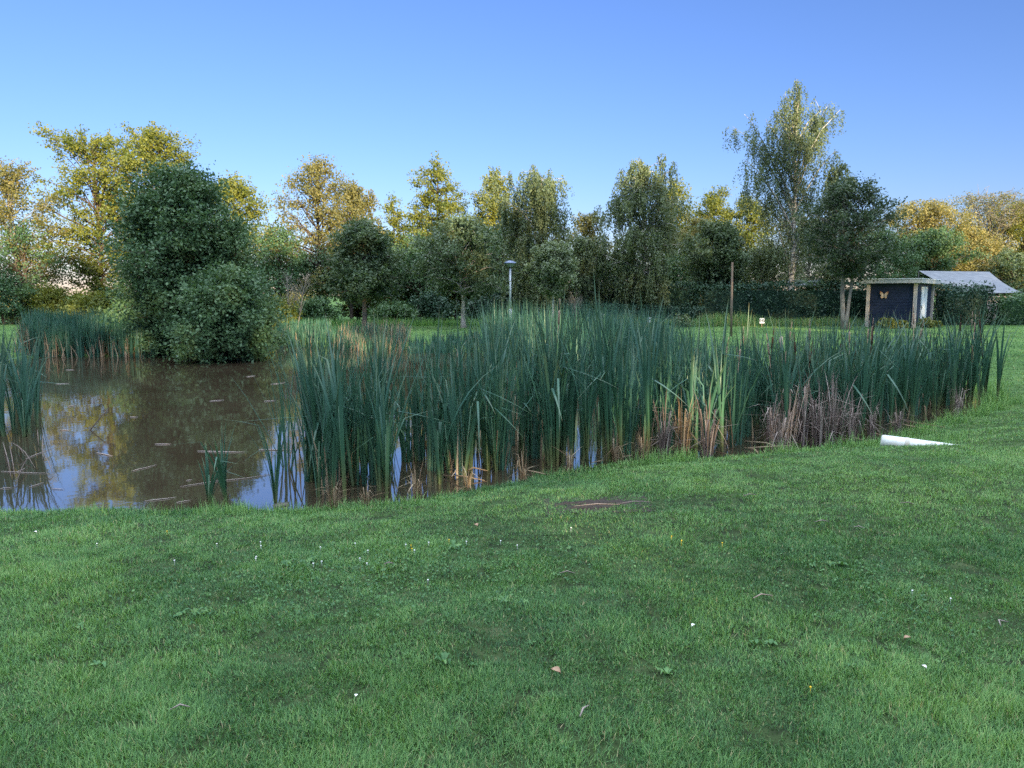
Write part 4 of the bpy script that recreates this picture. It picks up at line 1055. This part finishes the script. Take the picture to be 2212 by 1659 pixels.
# weeds, flowers, litter on the lawn
WM = leafmat('weed_leaf', [(0, (.04, .12, .045)), (.5, (.075, .18, .06)), (1, (.14, .26, .08))], .25)
def rosette(r, n, broad):
    m = MB()
    for k in range(n):
        az = k * 2.4 + rng.normal() * .3; L = r * rng.uniform(.7, 1.15)
        seg = 5; h = np.array([math.cos(az), math.sin(az), 0]); sd = np.array([-h[1], h[0], 0]); V = []
        for i in range(seg + 1):
            f = i / seg; ww = broad * L * math.sin(math.pi * min(1, f * .93 + .05)) ** .8 * .5
            p = h * L * f + np.array([0, 0, .01 + math.sin(f * 2.4) * L * rng.uniform(.15, .6)])
            V += [p - sd * ww + np.array([0, 0, ww * .3]), p, p + sd * ww + np.array([0, 0, ww * .3])]
        q = []
        for i in range(seg):
            o = i * 3; q += [[o, o + 1, o + 4, o + 3], [o + 1, o + 2, o + 5, o + 4]]
        m.add(V, None, q, rng.uniform(.1, 1))
    return m
RM = []
for i in range(5):
    o = rosette(.075, int(rng.integers(5, 9)), .42 if i % 2 else .28).build('plantain_weed', WM); RM.append(o.data); bpy.data.objects.remove(o)
for (u, v, s) in [(955, 1440, 1.0), (1190, 1350, .8), (1630, 1390, 1.0), (1835, 1435, 1.0), (1440, 1460, 1.0), (455, 1325, 1.0), (420, 1330, .9), (390, 1332, .8), (1090, 1305, .8), (1130, 1308, .9), (1790, 1220, 1.1), (1820, 1222, 1.0), (1770, 1232, .8),
                  (120, 1350, .8), (170, 1355, .9), (215, 1440, .9), (620, 1220, .9), (670, 1210, 1.0), (560, 1222, .8), (740, 1180, .9), (980, 1180, .9), (1230, 1180, .8), (1300, 1182, .8), (1150, 1400, .8), (1665, 1385, .8), (60, 1520, .7), (1760, 1225, .9), (2140, 1400, .7), (1215, 1620, .6), (1020, 1445, .7), (880, 1425, .6)]:
    p = hit(u, v, 0); o = bpy.data.objects.new('plantain_weed', random.choice(RM)); COL.objects.link(o); o.location = (p[0], p[1], gz1(p[0], p[1]) + .002); o.rotation_euler = (rng.normal() * .25, rng.normal() * .25, rng.uniform(0, 6)); s *= rng.uniform(.4, .8); o.scale = (s, s * rng.uniform(.7, 1.1), s * rng.uniform(.7, 1.3))
    tag(o, 'broad-leaved weed rosette growing in the shaded lawn', 'weed', 'broad-leaved weeds in the lawn')
m = MB()
for (u, v, r, n) in [(700, 1240, .5, 900), (850, 1200, .4, 500), (600, 1290, .35, 500), (1150, 1215, .5, 500), (1840, 1230, .3, 350), (1930, 1300, .35, 350), (950, 1230, .45, 500)]:
    p = hit(u, v, 0); x = p[0] + rng.normal(size=n) * r; y = p[1] + rng.normal(size=n) * r * .8
    m.leaves(np.stack([x, y, gz(x, y) + rng.uniform(.008, .03, n)], 1), .016, .6, rng.uniform(0, .8, n), .9)
o = m.build('clover', WM, smooth=False); o['kind'] = 'stuff'; o['label'] = 'low clover leaves spread through the lawn'; o['category'] = 'clover'
WF = noisemat('white_petal', (.68, .66, .62), (.82, .8, .78), 30, .9); YF = noisemat('yellow_petal', (.75, .45, .02), (.85, .55, .04), 30, .8)
def flower(r, mt_, nm):
    m = MB(); th = np.linspace(0, math.pi, 6); m.lathe([(math.sin(t) * r, .035 - math.cos(t) * r * .8) for t in th], 8)
    m.tube([[0, 0, 0], [0, 0, .035]], [.001, .001], 4); o = m.build(nm, mt_); d = o.data; bpy.data.objects.remove(o); return d
FW, FY = flower(.0055, WF, 'clover_flower'), flower(.005, YF, 'buttercup_flower')
for i in range(24):
    u, v = [(1000 + rng.normal() * 60, 1185 + rng.normal() * 12), (560 + rng.normal() * 60, 1195 + rng.normal() * 22), (690 + rng.normal() * 60, 1200 + rng.normal() * 25), (rng.uniform(0, 2212), rng.uniform(1130, 1300))][i % 4]
    p = hit(u, v); o = bpy.data.objects.new('clover_flower', FW); COL.objects.link(o); o.location = (p[0], p[1], gz1(p[0], p[1]) + .005); tag(o, 'tiny white clover flower in the lawn', 'flower', 'white clover flowers in the lawn')
for (u, v) in [(888, 1184), (890, 1192), (970, 1172), (1450, 1170), (1472, 1178), (1560, 1180), (360, 1130), (1750, 1500)]:
    p = hit(u, v); o = bpy.data.objects.new('buttercup_flower', FY); COL.objects.link(o); o.location = (p[0], p[1], gz1(p[0], p[1]) + .008); tag(o, 'tiny yellow buttercup flower in the lawn', 'flower', 'yellow buttercups in the lawn')
def litter(u, v, l, a, lab, bend=.1, w=.004):
    p = hit(u, v); m = MB(); d = np.array([math.cos(a), math.sin(a), 0]) * l / 2; n_ = np.array([-d[1], d[0], 0]) * bend
    m.tube([-d, n_ + np.array([0, 0, .01]), d], [w * .6, w, w * .5], 5, rng.uniform(.6, 1)); o = m.build('straw_stalk', M['straw_grey']); o.location = (p[0], p[1], gz1(p[0], p[1]) + .035); tag(o, lab, 'stalk')
litter(1290, 1089, .36, .12, 'long pale straw lying on the bare soil patch', .05, .005)
litter(1370, 1083, .28, .2, 'pale straw in the grass just right of the bare soil patch', .05)
litter(1225, 1250, .09, 0, 'short pale bent straw in the mid lawn, below the soil patch', .22)
litter(1648, 1295, .12, .3, 'thin forked tan straw in the right lawn', .25)
litter(1775, 1137, .10, .1, 'short white straw high in the right lawn', .1)
litter(1855, 1148, .07, -.4, 'tiny pale straw right of the short white one', .1)
litter(390, 1555, .07, .3, 'small pale curled twig in the bottom left lawn', .3)
litter(1262, 1560, .09, 1.1, 'pale upright straw in the bottom middle lawn', .1)
litter(840, 1225, .06, .2, 'bleached straw beside the clover patch', .1)
litter(2170, 1350, .08, .6, 'yellowish straw curl at the right lawn edge', .7)
litter(1960, 1095, .10, -.4, 'pale straw right of the white pipe', .2)
litter(1620, 1075, .12, .3, 'pale straw near the reed edge in the right lawn', .2)
def dead_leaf(u, v, s, lab, c):
    p = hit(u, v); m = MB(); V = []; n = 6
    for i in range(n + 1):
        f = i / n; w = s * .35 * math.sin(math.pi * min(1, f * .95 + .03)); V += [[f * s - s / 2, -w, .012 + w * .6], [f * s - s / 2, 0, .004 + math.sin(f * 3) * .01], [f * s - s / 2, w, .012 + w * .5]]
    q = []
    for i in range(n):
        o = i * 3; q += [[o, o + 1, o + 4, o + 3], [o + 1, o + 2, o + 5, o + 4]]
    m.add(V, None, q); o = m.build('fallen_leaf', c); o.location = (p[0], p[1], gz1(p[0], p[1]) + .03); o.rotation_euler = (0, 0, rng.uniform(0, 6)); tag(o, lab, 'leaf')
BL = noisemat('brown_leaf', (.22, .13, .08), (.38, .25, .17), 30, .8)
dead_leaf(1200, 1472, .05, 'brown fallen leaf in the lower middle lawn', BL)
dead_leaf(1497, 1362, .026, 'whitish round petal on the lawn right of the middle', WF)
dead_leaf(1995, 1452, .026, 'crumpled white petal in the lower right lawn', WF)
dead_leaf(770, 1525, .018, 'pale grey fallen leaf in the lower left lawn', WF)
dead_leaf(1960, 1385, .04, 'orange-brown fallen leaf in the right lawn', BL)
dead_leaf(1028, 1130, .05, 'dark brown fallen leaf high in the middle lawn', BL)
dead_leaf(75, 1132, .03, 'white scrap on the bank at the left photo edge', WF)
print('cattails', count[0])
